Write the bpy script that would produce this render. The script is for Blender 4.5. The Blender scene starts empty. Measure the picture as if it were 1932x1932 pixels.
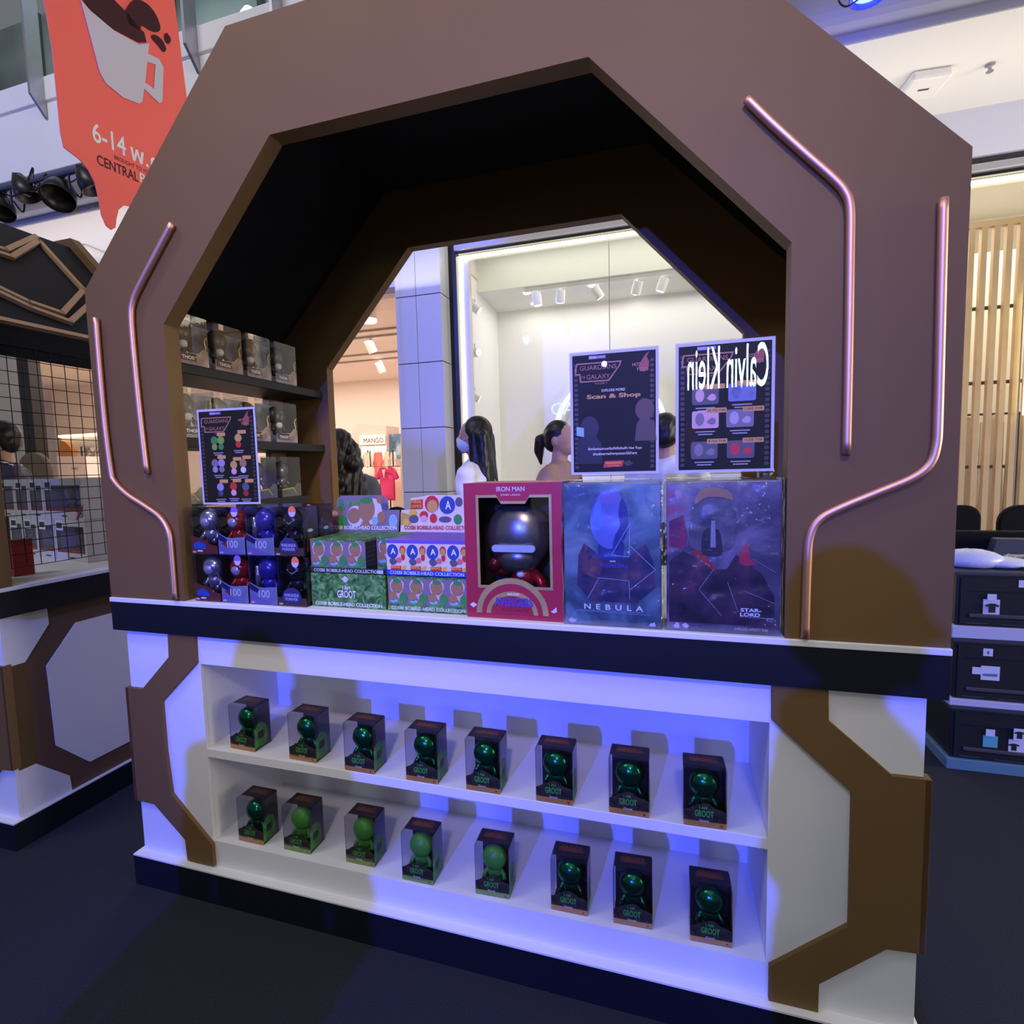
import bpy, bmesh, math, random
from mathutils import Vector, Matrix, Quaternion
random.seed(7)
SC = bpy.context.scene
COL = SC.collection
# ------------------------------------------------------------------ camera
F_PX, CX = 1012.9143, 966.0
RX, RY, RZ = -0.08239, 0.0246, 0.29311
CAM = Vector((0.6192, -1.2947, 1.3947))
def S(r, g, b):
    f = lambda c: (c / 12.92 if c <= 0.04045 else ((c + 0.055) / 1.055) ** 2.4)
    return (f(r / 255), f(g / 255), f(b / 255))
ROT = (Matrix.Rotation(RZ, 3, 'Z') @ Matrix.Rotation(RX, 3, 'X') @ Matrix.Rotation(RY, 3, 'Y'))
cam_data = bpy.data.cameras.new('camera')
cam_data.sensor_width = 36
cam_data.lens = 36 * F_PX / 1932
cam_data.clip_start = 0.02
cam = bpy.data.objects.new('camera', cam_data)
COL.objects.link(cam)
ax, ay, az = ROT.col[0], ROT.col[1], ROT.col[2]
m = Matrix.Identity(4)
for i in range(3):
    m[i][0] = ax[i]; m[i][1] = az[i]; m[i][2] = -ay[i]; m[i][3] = CAM[i]
cam.matrix_world = m
SC.camera = cam
# ------------------------------------------------------------------ view, world, lights
SC.view_settings.view_transform = 'Standard'
SC.view_settings.look = 'None'
SC.view_settings.gamma = 1
SC.view_settings.exposure = 0.0
SC.view_settings.use_curve_mapping = False
w = bpy.data.worlds.new('mall_ambience'); SC.world = w
w.use_nodes = True
bg = w.node_tree.nodes['Background']
bg.inputs[0].default_value = (0.95, 0.90, 1.0, 1); bg.inputs[1].default_value = 0.20
def light(name, kind, loc, target, power, col, size=None, size_y=None, spot=None, blend=.15, radius=.05):
    L = bpy.data.lights.new(name, kind)
    L.energy = power; L.color = col
    if kind == 'AREA':
        L.shape = 'RECTANGLE'; L.size = size; L.size_y = size_y or size
    if kind == 'SPOT':
        L.spot_size = math.radians(spot); L.spot_blend = blend; L.shadow_soft_size = radius
    if kind == 'POINT':
        L.shadow_soft_size = radius
    o = bpy.data.objects.new(name, L); COL.objects.link(o)
    o.location = loc
    d = Vector(target) - Vector(loc)
    o.rotation_euler = d.to_track_quat('-Z', 'Y').to_euler()
    return o
# blue stage spots hung behind the photographer
light('blue_spot', 'SPOT', (-.3, -6.3, 2.8), (0.1, 0, .75), 1950, (.050, .085, 1.0), spot=46, blend=.85, radius=.035)
light('blue_spot_high', 'SPOT', (-3.6, -6.5, 5.2), (-1.6, 3.9, 2.7), 3600, (.07, .11, 1.0), spot=13, blend=.5, radius=.08)
light('blue_spot_slab', 'SPOT', (-8.5, -3.0, 3.4), (-6.0, 2.7, 4.9), 450, (.06, .14, 1.0), spot=40, blend=.6, radius=.1)
# unseen area fill high over the atrium, standing in for the mall's soft light
light('atrium_glow', 'AREA', (0.0, -4.8, 9.5), (0, 0, 1.2), 135, (.88, .92, 1.0), size=10, size_y=5)
light('arch_fill', 'SPOT', (1.2, -5.0, 5.2), (0.0, 0, 2.25), 800, (1.0, .80, .74), spot=34, blend=1.0, radius=.25)  # added warm spot that brightens the arch front, not a known mall lamp
# added unseen fills floating under the soffit to brighten it, no fitting there
light('soffit_fill', 'AREA', (0.6, 3.45, 3.2), (0.6, 3.45, 6), 30, (1.0, .94, .88), size=7, size_y=.5)
light('soffit_fill_left', 'AREA', (-5.4, 3.45, 3.2), (-5.4, 3.45, 6), 22, (.95, .92, 1.0), size=5, size_y=.6)
light('slab_fill', 'AREA', (-4.5, -3.0, 8.2), (-5.0, 2.7, 4.7), 170, (.95, .93, 1.0), size=3, size_y=1)  # added unseen fill from above, only to lighten the slab edge
light('right_shop_glow', 'AREA', (8.0, 0.3, 2.1), (-1, .4, 1.5), 400, (1.0, .90, .76), size=4, size_y=2.6)
# shop interiors
light('corner_shop_panel', 'AREA', (0.9, 5.3, 3.44), (0.9, 5.35, 0), 28, (1.0, .95, .86), size=4.6, size_y=.7)
light('corner_shop_panel_front', 'AREA', (0.9, 4.5, 3.86), (0.9, 4.55, 0), 17, (1.0, .98, .86), size=4.6, size_y=.5)
light('clothes_shop_panel', 'AREA', (-6.5, 7.2, 3.55), (-6.5, 7.3, 0), 420, (1.0, .84, .73), size=8, size_y=5)
light('slat_shop_panel', 'AREA', (4.2, 5.4, 3.6), (4.2, 5.2, 0), 42, (1.0, .9, .72), size=3, size_y=1.0)
light('upper_floor_panel', 'AREA', (-5.0, 3.6, 8.0), (-5.0, 4.6, 5.2), 90, (.75, .92, 1.0), size=7, size_y=1)

# ------------------------------------------------------------------ pixel -> world helpers
def ray(u, v):
    return ROT @ Vector(((u - CX) / F_PX, 1, -(v - CX) / F_PX))
def ony(u, v, y):
    d = ray(u, v); return CAM + d * ((y - CAM.y) / d.y)
def onx(u, v, x):
    d = ray(u, v); return CAM + d * ((x - CAM.x) / d.x)
def onz(u, v, z):
    d = ray(u, v); return CAM + d * ((z - CAM.z) / d.z)

# ------------------------------------------------------------------ materials
MC = {}
def mat(name, col, rough=.6, metal=0.0, spec=.4, noise=0.0, nscale=25.0, bump=0.0, emit=0.0, ecol=None, coat=0.0):
    if name in MC: return MC[name]
    m = bpy.data.materials.new(name); m.use_nodes = True
    nt = m.node_tree; p = nt.nodes['Principled BSDF']
    c = (*col, 1)
    p.inputs['Base Color'].default_value = c
    p.inputs['Roughness'].default_value = rough
    p.inputs['Metallic'].default_value = metal
    p.inputs['Specular IOR Level'].default_value = spec
    p.inputs['Coat Weight'].default_value = coat
    if emit:
        p.inputs['Emission Color'].default_value = (*(ecol or col), 1)
        p.inputs['Emission Strength'].default_value = emit
    if noise or bump:
        tc = nt.nodes.new('ShaderNodeTexCoord'); n = nt.nodes.new('ShaderNodeTexNoise')
        n.inputs['Scale'].default_value = nscale; n.inputs['Detail'].default_value = 4
        nt.links.new(tc.outputs['Object'], n.inputs['Vector'])
        if noise:
            mx = nt.nodes.new('ShaderNodeMix'); mx.data_type = 'RGBA'
            mx.inputs[6].default_value = tuple(max(0, x * (1 - noise)) for x in col) + (1,)
            mx.inputs[7].default_value = tuple(x * (1 + noise) for x in col) + (1,)
            nt.links.new(n.outputs['Fac'], mx.inputs[0]); nt.links.new(mx.outputs[2], p.inputs['Base Color'])
        if bump:
            b = nt.nodes.new('ShaderNodeBump'); b.inputs['Strength'].default_value = bump
            nt.links.new(n.outputs['Fac'], b.inputs['Height']); nt.links.new(b.outputs[0], p.inputs['Normal'])
    MC[name] = m; return m
def clear(name, tint=(1, 1, 1), base=.05, edge=.5, rough=.03, bump=0.0, nscale=8.0, power=3.0, gcol=(1, 1, 1)):
    if name in MC: return MC[name]
    m = bpy.data.materials.new(name); m.use_nodes = True
    nt = m.node_tree; nt.nodes.clear()
    out = nt.nodes.new('ShaderNodeOutputMaterial'); mx = nt.nodes.new('ShaderNodeMixShader')
    t = nt.nodes.new('ShaderNodeBsdfTransparent'); g = nt.nodes.new('ShaderNodeBsdfGlossy')
    t.inputs[0].default_value = (*tint, 1); g.inputs['Color'].default_value = (*gcol, 1); g.inputs['Roughness'].default_value = rough
    lw = nt.nodes.new('ShaderNodeLayerWeight'); pw = nt.nodes.new('ShaderNodeMath'); pw.operation = 'POWER'; pw.inputs[1].default_value = power
    ma = nt.nodes.new('ShaderNodeMath'); ma.operation = 'MULTIPLY_ADD'; ma.inputs[1].default_value = edge; ma.inputs[2].default_value = base
    nt.links.new(lw.outputs['Facing'], pw.inputs[0]); nt.links.new(pw.outputs[0], ma.inputs[0]); nt.links.new(ma.outputs[0], mx.inputs[0])
    nt.links.new(t.outputs[0], mx.inputs[1]); nt.links.new(g.outputs[0], mx.inputs[2]); nt.links.new(mx.outputs[0], out.inputs[0])
    if bump:
        tc = nt.nodes.new('ShaderNodeTexCoord'); n = nt.nodes.new('ShaderNodeTexNoise'); n.inputs['Scale'].default_value = nscale; n.inputs['Detail'].default_value = 5
        b = nt.nodes.new('ShaderNodeBump'); b.inputs['Strength'].default_value = bump; b.inputs['Distance'].default_value = .02
        nt.links.new(tc.outputs['Object'], n.inputs['Vector']); nt.links.new(n.outputs['Fac'], b.inputs['Height'])
        nt.links.new(b.outputs[0], g.inputs['Normal'])
    MC[name] = m; return m
def ramp_mat(name, stops, scale=6.0, detail=5.0, rough=.35, kind='noise', dist=0.0, spec=.5):
    """printed surface whose colour follows a procedural pattern"""
    if name in MC: return MC[name]
    m = bpy.data.materials.new(name); m.use_nodes = True
    nt = m.node_tree; p = nt.nodes['Principled BSDF']; p.inputs['Roughness'].default_value = rough
    p.inputs['Specular IOR Level'].default_value = spec
    tc = nt.nodes.new('ShaderNodeTexCoord')
    if kind == 'noise':
        n = nt.nodes.new('ShaderNodeTexNoise'); n.inputs['Detail'].default_value = detail; n.inputs['Distortion'].default_value = dist; o = n.outputs['Fac']
    else:
        n = nt.nodes.new('ShaderNodeTexVoronoi'); o = n.outputs['Distance']
    n.inputs['Scale'].default_value = scale
    nt.links.new(tc.outputs['Object'], n.inputs['Vector'])
    r = nt.nodes.new('ShaderNodeValToRGB')
    while len(r.color_ramp.elements) < len(stops): r.color_ramp.elements.new(.5)
    for e, (pos, c) in zip(r.color_ramp.elements, stops):
        e.position = pos; e.color = (*c, 1)
    nt.links.new(o, r.inputs[0]); nt.links.new(r.outputs[0], p.inputs['Base Color'])
    MC[name] = m; return m

# ------------------------------------------------------------------ mesh helpers
def BM(): return bmesh.new()
def box(bm, x0, x1, y0, y1, z0, z1, bev=0.0, M=None):
    r = bmesh.ops.create_cube(bm, size=1)
    vs = r['verts']
    for v in vs:
        v.co = Vector((x0 + (v.co.x + .5) * (x1 - x0), y0 + (v.co.y + .5) * (y1 - y0), z0 + (v.co.z + .5) * (z1 - z0)))
    if bev:
        es = list({e for v in vs for e in v.link_edges})
        rb = bmesh.ops.bevel(bm, geom=es, offset=bev, segments=2, affect='EDGES', profile=.5)
        vs = [v for v in rb['verts']] + [v for v in vs if v.is_valid]
    if M is not None:
        for v in set(vs):
            if v.is_valid: v.co = M @ v.co
    return bm
def prism(bm, poly, y0, y1, plane='xz'):
    """extrude a 2-D outline along the third axis"""
    def P(a, b, c):
        return {'xz': (a, c, b), 'xy': (a, b, c), 'yz': (c, a, b)}[plane]
    lo = [bm.verts.new(P(a, b, y0)) for a, b in poly]
    hi = [bm.verts.new(P(a, b, y1)) for a, b in poly]
    n = len(poly)
    fs = [bm.faces.new(lo), bm.faces.new(hi[::-1])]
    for i in range(n):
        fs.append(bm.faces.new((lo[i], hi[i], hi[(i + 1) % n], lo[(i + 1) % n])))
    bmesh.ops.recalc_face_normals(bm, faces=fs)
    return bm
def band(bm, outer, inner, y0, y1):
    """open frame between two outlines with the same number of corners (xz plane)"""
    n = len(outer); V = {}
    for k, (pl) in (('o', outer), ('i', inner)):
        for s, y in ((0, y0), (1, y1)):
            V[k, s] = [bm.verts.new((a, y, b)) for a, b in pl]
    fs = []
    for i in range(n - 1):
        j = i + 1
        fs += [bm.faces.new((V['o', 0][i], V['o', 0][j], V['i', 0][j], V['i', 0][i])),
               bm.faces.new((V['o', 1][i], V['i', 1][i], V['i', 1][j], V['o', 1][j])),
               bm.faces.new((V['o', 0][i], V['o', 1][i], V['o', 1][j], V['o', 0][j])),
               bm.faces.new((V['i', 0][i], V['i', 0][j], V['i', 1][j], V['i', 1][i]))]
    for i in (0, n - 1):
        fs.append(bm.faces.new((V['o', 0][i], V['i', 0][i], V['i', 1][i], V['o', 1][i])))
    bmesh.ops.recalc_face_normals(bm, faces=fs)
    return bm
def tube(bm, pts, r, n=10, cap=True):
    pts = [Vector(p) for p in pts]; rings = []
    rr = r if isinstance(r, (list, tuple)) else [r] * len(pts)
    up = None
    for i, p in enumerate(pts):
        t = (pts[min(i + 1, len(pts) - 1)] - pts[max(i - 1, 0)]).normalized()
        if up is None:
            up = Vector((0, 0, 1)) if abs(t.z) < .9 else Vector((1, 0, 0))
        a = t.cross(up)
        if a.length < 1e-5: a = t.cross(Vector((0, 1, 0.01)))
        a.normalize(); b = t.cross(a).normalized(); up = -b if up.dot(-b) > 0 else b
        a = t.cross(up).normalized(); b = up - t * up.dot(t); b.normalize()
        rings.append([bm.verts.new(p + (a * math.cos(2 * math.pi * k / n) + b * math.sin(2 * math.pi * k / n)) * rr[i]) for k in range(n)])
    fs = []
    for A, B in zip(rings, rings[1:]):
        for k in range(n):
            fs.append(bm.faces.new((A[k], A[(k + 1) % n], B[(k + 1) % n], B[k])))
    if cap:
        fs += [bm.faces.new(rings[0][::-1]), bm.faces.new(rings[-1])]
    bmesh.ops.recalc_face_normals(bm, faces=fs)
    return bm
def ball(bm, c, r, seg=16, rings=10, M=None):
    rx, ry, rz = r if isinstance(r, (list, tuple)) else (r, r, r)
    q = bmesh.ops.create_uvsphere(bm, u_segments=seg, v_segments=rings, radius=1)
    for v in q['verts']:
        co = Vector((v.co.x * rx, v.co.y * ry, v.co.z * rz))
        if M is not None: co = M @ co
        v.co = co + Vector(c)
    return bm
def lathe(bm, prof, c=(0, 0, 0), n=20, axis='z'):
    rings = []
    for r, h in prof:
        ring = []
        for k in range(n):
            a = 2 * math.pi * k / n; x, y = r * math.cos(a), r * math.sin(a)
            co = {'z': (x, y, h), 'y': (x, h, y), 'x': (h, x, y)}[axis]
            ring.append(bm.verts.new(Vector(co) + Vector(c)))
        rings.append(ring)
    fs = []
    for A, B in zip(rings, rings[1:]):
        for k in range(n):
            fs.append(bm.faces.new((A[k], A[(k + 1) % n], B[(k + 1) % n], B[k])))
    fs += [bm.faces.new(rings[0][::-1]), bm.faces.new(rings[-1])]
    bmesh.ops.recalc_face_normals(bm, faces=fs)
    return bm
def spline(pts, k=6):
    P = [Vector(p) for p in pts]; out = []
    for i in range(len(P) - 1):
        a, b, c, d = P[max(i - 1, 0)], P[i], P[i + 1], P[min(i + 2, len(P) - 1)]
        for s in range(k):
            t = s / k
            out.append(.5 * ((2 * b) + (c - a) * t + (2 * a - 5 * b + 4 * c - d) * t * t + (3 * b - a - 3 * c + d) * t ** 3))
    out.append(P[-1]); return out
def obj(name, bm, m, parent=None, smooth=False, loc=None, bev=0.0):
    me = bpy.data.meshes.new(name)
    bm.to_mesh(me); bm.free()
    if smooth:
        for p in me.polygons: p.use_smooth = True
    for mm in (m if isinstance(m, (list, tuple)) else [m]): me.materials.append(mm)
    o = bpy.data.objects.new(name, me); COL.objects.link(o)
    if parent is not None: o.parent = parent
    if loc is not None: o.location = loc
    if bev:
        b = o.modifiers.new('bevel', 'BEVEL'); b.width = bev; b.segments = 2; b.limit_method = 'ANGLE'
    return o
def tag(o, label, cat, group=None, kind=None):
    o['label'] = label; o['category'] = cat
    if group: o['group'] = group
    if kind: o['kind'] = kind
    return o
def thing(name, label, cat, loc=(0, 0, 0), rz=0, group=None):
    o = bpy.data.objects.new(name, None); COL.objects.link(o)
    o.empty_display_size = .05
    o.location = loc; o.rotation_euler = (0, 0, rz)
    return tag(o, label, cat, group)
def struct(name, bm, m, parent=None, smooth=False):
    o = obj(name, bm, m, parent, smooth)
    if parent is None: o['kind'] = 'structure'
    return o
def kids(o): return [c for c in bpy.data.objects if c.parent == o]
def dup(root, loc, rz=None, label=None, group=None):
    r = root.copy(); COL.objects.link(r); r.location = loc
    if rz is not None: r.rotation_euler = (0, 0, rz)
    if label: r['label'] = label
    if group: r['group'] = group
    for ch in kids(root):
        c = ch.copy(); COL.objects.link(c); c.parent = r
        for g in kids(ch):
            d = g.copy(); COL.objects.link(d); d.parent = c
    return r
def text_mesh(s, h=None, w=None, align='C', bold=0.0, res=3, shear=0.0, space=1.0):
    c = bpy.data.curves.new('lettering', 'FONT'); c.body = s; c.resolution_u = res
    c.offset = bold; c.shear = shear; c.space_character = space
    o = bpy.data.objects.new('lettering', c); COL.objects.link(o)
    dg = bpy.context.evaluated_depsgraph_get()
    me = bpy.data.meshes.new_from_object(o.evaluated_get(dg))
    bpy.data.objects.remove(o); bpy.data.curves.remove(c)
    xs = [v.co.x for v in me.vertices]; ys = [v.co.y for v in me.vertices]
    x0, x1, y0, y1 = min(xs), max(xs), min(ys), max(ys)
    sy = (h / (y1 - y0)) if h else None
    sx = (w / (x1 - x0)) if w else None
    sx = sx or sy; sy = sy or sx
    ox = {'C': (x0 + x1) / 2, 'L': x0, 'R': x1}[align]
    for v in me.vertices:
        v.co.x = (v.co.x - ox) * sx; v.co.y = (v.co.y - (y0 + y1) / 2) * sy
    return me
def text(name, s, m, parent, o, ux=(1, 0, 0), uy=(0, 0, 1), **k):
    """flat printed lettering centred on o, reading along ux"""
    me = text_mesh(s, **k)
    ux, uy = Vector(ux).normalized(), Vector(uy).normalized()
    for v in me.vertices: v.co = Vector(o) + ux * v.co.x + uy * v.co.y
    me.materials.append(m)
    ob = bpy.data.objects.new(name, me); COL.objects.link(ob)
    if parent is not None: ob.parent = parent
    return ob
def plate(bm, poly, y, t=.0008):
    """thin printed patch facing -y (xz outline)"""
    return prism(bm, poly, y - t, y)
def rrect(x0, x1, z0, z1, r, n=4):
    out = []
    for cx, cz, a0 in ((x1 - r, z1 - r, 0), (x0 + r, z1 - r, 90), (x0 + r, z0 + r, 180), (x1 - r, z0 + r, 270)):
        for k in range(n + 1):
            a = math.radians(a0 + 90 * k / n); out.append((cx + r * math.cos(a), cz + r * math.sin(a)))
    return out
def ell(cx, cz, rx, rz, n=20):
    return [(cx + rx * math.cos(2 * math.pi * k / n), cz + rz * math.sin(2 * math.pi * k / n)) for k in range(n)]

# common colours
WHITE = mat('white_laminate', (.78, .78, .80), .5, noise=.02, nscale=6)
BROWN = mat('brown_paint', (.160, .088, .029), .62, noise=.06, nscale=4, bump=.02)
BLACK = mat('black_paint', (.004, .004, .006), .7, spec=.25)
NAVY = mat('black_laminate', (.006, .007, .014), .42, spec=.4, noise=.15, nscale=8)
COPPER = mat('copper_tube', (.80, .46, .34), .50, metal=1.0, noise=.15, nscale=14)
CLEAR = clear('clear_plastic', (.93, .93, .95), base=.05, edge=.45)
WTXT = mat('white_print', (.82, .82, .86), .5)
DK = mat('dark_print', (.012, .010, .016), .4)
# ================================================================== KIOSK
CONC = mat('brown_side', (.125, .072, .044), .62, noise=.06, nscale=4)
def make_kiosk(label):
    t = thing('kiosk', label, 'kiosk')
    Wo, zo1, bo, zo2 = 1.168, 1.986, .560, 2.622
    a, zi1, b, zi2 = .857, 1.853, .435, 2.315
    OUT = [(-Wo, 1.0), (-Wo, zo1), (-bo, zo2), (bo, zo2), (Wo, zo1), (Wo, 1.0)]
    INN = [(-a, 1.0), (-a, zi1), (-b, zi2), (b, zi2), (a, zi1), (a, 1.0)]
    OUT1 = [(x, z + (.001 if z == 1.0 else 0)) for x, z in OUT]; INN1 = [(x, z + (.001 if z == 1.0 else 0)) for x, z in INN]
    front = obj('arch_front', band(BM(), OUT1, INN1, 0, .052), BROWN, t)
    obj('arch_rear', band(BM(), OUT1, INN1, .80, .845), BROWN, t)
    # dark lining and roof between the two arches
    o2 = [(-Wo + .045, 1.905), (-Wo + .045, zo1 - .01), (-bo + .01, zo2 - .045), (bo - .01, zo2 - .045), (Wo - .045, zo1 - .01), (Wo - .045, 1.905)]
    i2 = [(-Wo + .075, 1.905), (-Wo + .075, zo1 - .02), (-bo + .03, zo2 - .075), (bo - .03, zo2 - .075), (Wo - .075, zo1 - .02), (Wo - .075, 1.905)]
    obj('roof_lining', band(BM(), o2, i2, .052, .80), BLACK, t)
    # bronze trims on the sloping roof faces
    TR = mat('bronze_trim', (.40, .24, .13), .5, noise=.1)
    dirv = Vector((bo - Wo, 0, zo2 - zo1)).normalized()
    nrm = Vector((dirv.z, 0, -dirv.x))
    for sx in (1, -1):
        base = Vector((Wo - .045, 0, zo1 - .01))
        def D(s, y):
            p = base + dirv * s; return Vector((p.x * sx, y, p.z))
        N = Vector((nrm.x * sx, 0, nrm.z))
        loops = [
            ([(.205, .06), (.205, .20), (.145, .29), (.108, .42), (.31, .615)], .022),
            ([(.245, .06), (.240, .215), (.185, .30), (.160, .415), (.415, .64), (.765, .625), (.52, .40), (.53, .06)], .022),
            ([(.575, .06), (.565, .40), (.80, .63)], .022),
            ([(.012, .055), (.012, .795)], .024)]
        for pts, wd in loops:
            bm = BM()
            for (s0, y0), (s1, y1) in zip(pts, pts[1:]):
                p0, p1 = D(s0, y0), D(s1, y1); e = (p1 - p0).normalized(); q = N.cross(e).normalized() * wd / 2
                e = e * wd * .3
                c = [p0 - e - q, p1 + e - q, p1 + e + q, p0 - e + q]
                lo = [bm.verts.new(v) for v in c]; hi = [bm.verts.new(v + N * .016) for v in c]
                bm.faces.new(lo); bm.faces.new(hi[::-1])
                for i in range(4): bm.faces.new((lo[i], lo[(i + 1) % 4], hi[(i + 1) % 4], hi[i]))
            bmesh.ops.recalc_face_normals(bm, faces=bm.faces[:])
            obj('bronze_trim', bm, TR, t)
    # counter
    bm = box(BM(), -1.17, 1.17, -.006, .86, .985, 1.0, .002)
    obj('countertop', bm, WHITE, t)
    bm = BM()
    box(bm, -1.1685, 1.1685, -.003, .015, .890, .985); box(bm, -1.1685, 1.1685, .835, .8585, .890, .985)
    box(bm, -1.1685, -1.15, .015, .835, .890, .985); box(bm, 1.15, 1.1685, .015, .835, .890, .985)
    box(bm, -1.15, 1.15, .015, .835, .94, .985)
    obj('counter_fascia', bm, NAVY, t)
    # cabinet carcass with an open two-shelf niche in front
    x0, x1, zt, zb, dp = -.832, .832, .793, .196, .353
    yf, W = .018, 1.137
    bm = BM()
    V_ = W - .014
    box(bm, -V_, x0, yf + .012, .84, .109, .94); box(bm, x1, V_, yf + .012, .84, .109, .94)
    box(bm, -W, x0, yf, yf + .0125, .109, .94); box(bm, x1, W, yf, yf + .0125, .109, .94)
    box(bm, x0, x1, yf, .84, zt, .94); box(bm, x0, x1, yf, .84, .109, zb)
    box(bm, x0, x1, dp, .84, zb, zt)
    obj('cabinet', bm, WHITE, t)
    obj('cabinet_shelf', box(BM(), x0, x1, yf, dp, .482, .5104, .001), WHITE, t)
    bm = box(BM(), -1.152, 1.152, -.012, .855, .0, .104)
    obj('plinth', bm, NAVY, t)
    obj('plinth_ledge', box(BM(), -1.152, 1.152, -.013, .856, .104, .109), WHITE, t)
    # brown inlays on the cabinet front, left and right
    pl = [(317, 1192), (367, 1196), (370, 1251), (305, 1323.5), (313, 1420), (324, 1498.5), (401, 1594), (404, 1634), (354.5, 1622), (350, 1584), (292, 1517), (269, 1511.5), (256, 1509), (234, 1296), (269, 1300), (319, 1239.5)]
    pr = [(1456, 1286), (1563, 1296), (1563.5, 1360), (1684, 1464), (1758, 1472), (1744, 1800), (1672, 1790), (1545, 1855.5), (1543, 1911), (1450, 1889), (1451, 1823), (1601, 1746), (1607, 1496), (1456, 1358)]
    for side, px in (('left', pl), ('right', pr)):
        q = [ony(u, v, .008) for u, v in px]
        poly = [(max(-W - .012, min(W + .012, p.x)), min(.8899, max(.1095, p.z))) for p in q]
        bm = prism(BM(), poly, .006, .018)
        sx = -1 if side == 'left' else 1
        zz = [z for x_, z in poly if abs(x_) > W - .01]
        box(bm, min(W * sx, (W + .012) * sx), max(W * sx, (W + .012) * sx), .006, .034, min(zz), max(zz))
        obj('front_inlay', bm, BROWN, t)
    # brown side cladding with white octagon, measured on the neighbour's flank
    for sx in (1, -1):
        X = W * sx
        obj('side_panel', prism(BM(), [(.0308, .109), (.84, .109), (.84, .890), (.0308, .890)], X - .0138 * sx, X - .002 * sx, 'yz'), CONC, t)
        wp = [[(.155, .656), (.276, .797), (.575, .797), (.70, .656), (.70, .325), (.575, .19), (.281, .19), (.161, .325)],
              [(.031, .8895), (.176, .8895), (.178, .821), (.085, .697), (.031, .697)],
              [(.031, .291), (.088, .289), (.2, .175), (.204, .1095), (.031, .1095)],
              [(.839, .8895), (.68, .8895), (.68, .821), (.77, .697), (.839, .697)],
              [(.839, .291), (.77, .289), (.655, .175), (.65, .1095), (.839, .1095)]]
        for poly in wp:
            obj('side_inlay', prism(BM(), poly, X - .002 * sx, X + .001 * sx, 'yz'), WHITE, t)
    # four bent copper tubes on the arch face
    tubes = [[(325, 422), (290, 488), (262, 542), (250, 572), (248, 605), (255, 690), (264, 780), (277, 893)],
             [(181, 600), (188, 690), (198, 800), (209, 885), (216, 908), (240, 933), (272, 954), (302, 976), (318, 1003), (323, 1040), (330, 1131)],
             [(1409, 187), (1455, 232), (1520, 291), (1570, 335), (1594, 362), (1604, 395), (1604, 480), (1601, 680), (1597, 857)],
             [(1780, 374), (1776, 540), (1770, 780), (1766, 842), (1752, 878), (1720, 902), (1660, 927), (1585, 958), (1546, 980), (1528, 1012), (1523, 1070), (1519, 1203)]]
    for px in tubes:
        pts = spline([ony(u, v, -.011) for u, v in px], 5)
        obj('copper_tube', tube(BM(), pts, .0088, 12), COPPER, t, smooth=True)
    # dark shelves on the left flank, behind the arch
    for z in (1.755, 1.518):
        bm = box(BM(), -1.115, -.885, .056, .795, z - .032, z, .003)
        obj('flank_shelf', bm, mat('shelf_black', (.012, .011, .012), .55), t)
    bm = box(BM(), -1.125, -1.10, .70, .80, 1.001, 1.86)
    obj('flank_post', bm, CONC, t)
    for xa, xb in ((-1.13, -1.115), (1.115, 1.13)): obj('flank_rail', box(BM(), xa, xb, .052, .80, 1.86, 1.905), BLACK, t)
    return t
kiosk = make_kiosk('brown octagonal arch kiosk with copper tubes and a white shelved counter')
neighbour = dup(kiosk, (-2.9, 0, 0), label='brown kiosk at the left edge with a black mesh panel in its flank')
# the neighbour has no flank shelves toward us; its mesh hangs in the flank opening
bm = BM()
def wire_panel(bm, x, y0, y1, z0, z1, nx, nz, r=.0016):
    for i in range(nx + 1):
        y = y0 + (y1 - y0) * i / nx; tube(bm, [(x, y, z0), (x, y, z1)], r, 5)
    for k in range(nz + 1):
        z = z0 + (z1 - z0) * k / nz; tube(bm, [(x - .003, y0, z), (x - .003, y1, z)], r, 5)
wire_panel(bm, -1.765, .075, .775, 1.062, 1.90, 14, 17)
mesh_panel = obj('mesh_panel', bm, mat('black_wire', (.006, .006, .007), .5))
tag(mesh_panel, 'black square wire mesh hanging in the flank of the left kiosk', 'mesh panel')
# ================================================================== MALL
CARPET = mat('carpet', (.026, .028, .038), .95, spec=.1, noise=.6, nscale=260, bump=.5)
struct('floor', box(BM(), -14, 9, -12, 12.0, -.05, 0), CARPET)
SLABW = mat('slab_white', (.82, .82, .86), .6, noise=.03, nscale=2)
PLAST = mat('soffit_plaster', (.80, .78, .75), .7, noise=.02, nscale=2)
struct('ceiling', box(BM(), -14, 9, 2.96, 4.2, 4.1, 4.16), PLAST)
# curved beam and slab edge of the floor above
prof = [(2.945, 4.099), (2.945, 4.155)]
for k in range(9):
    a = math.radians(90 * k / 8); prof.append((2.93 - .19 * math.sin(a), 4.157 + .22 * (1 - math.cos(a))))
prof += [(2.74, 4.40), (3.1, 4.40), (3.1, 4.14), (2.95, 4.099)]
struct('trim_1', prism(BM(), prof, -14, 9, 'yz'), mat('beam_grey', (.34, .34, .42), .45), smooth=False)
bm = BM(); box(bm, -14, 9, 2.70, 4.3, 4.40, 5.01); box(bm, -14, 9, 2.715, 4.3, 5.01, 5.03); box(bm, -14, 9, 2.69, 4.3, 5.03, 5.25, .01)
struct('trim_2', bm, SLABW)
GREY = mat('facade_grey', (.36, .37, .42), .5, noise=.05, nscale=2)
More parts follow.
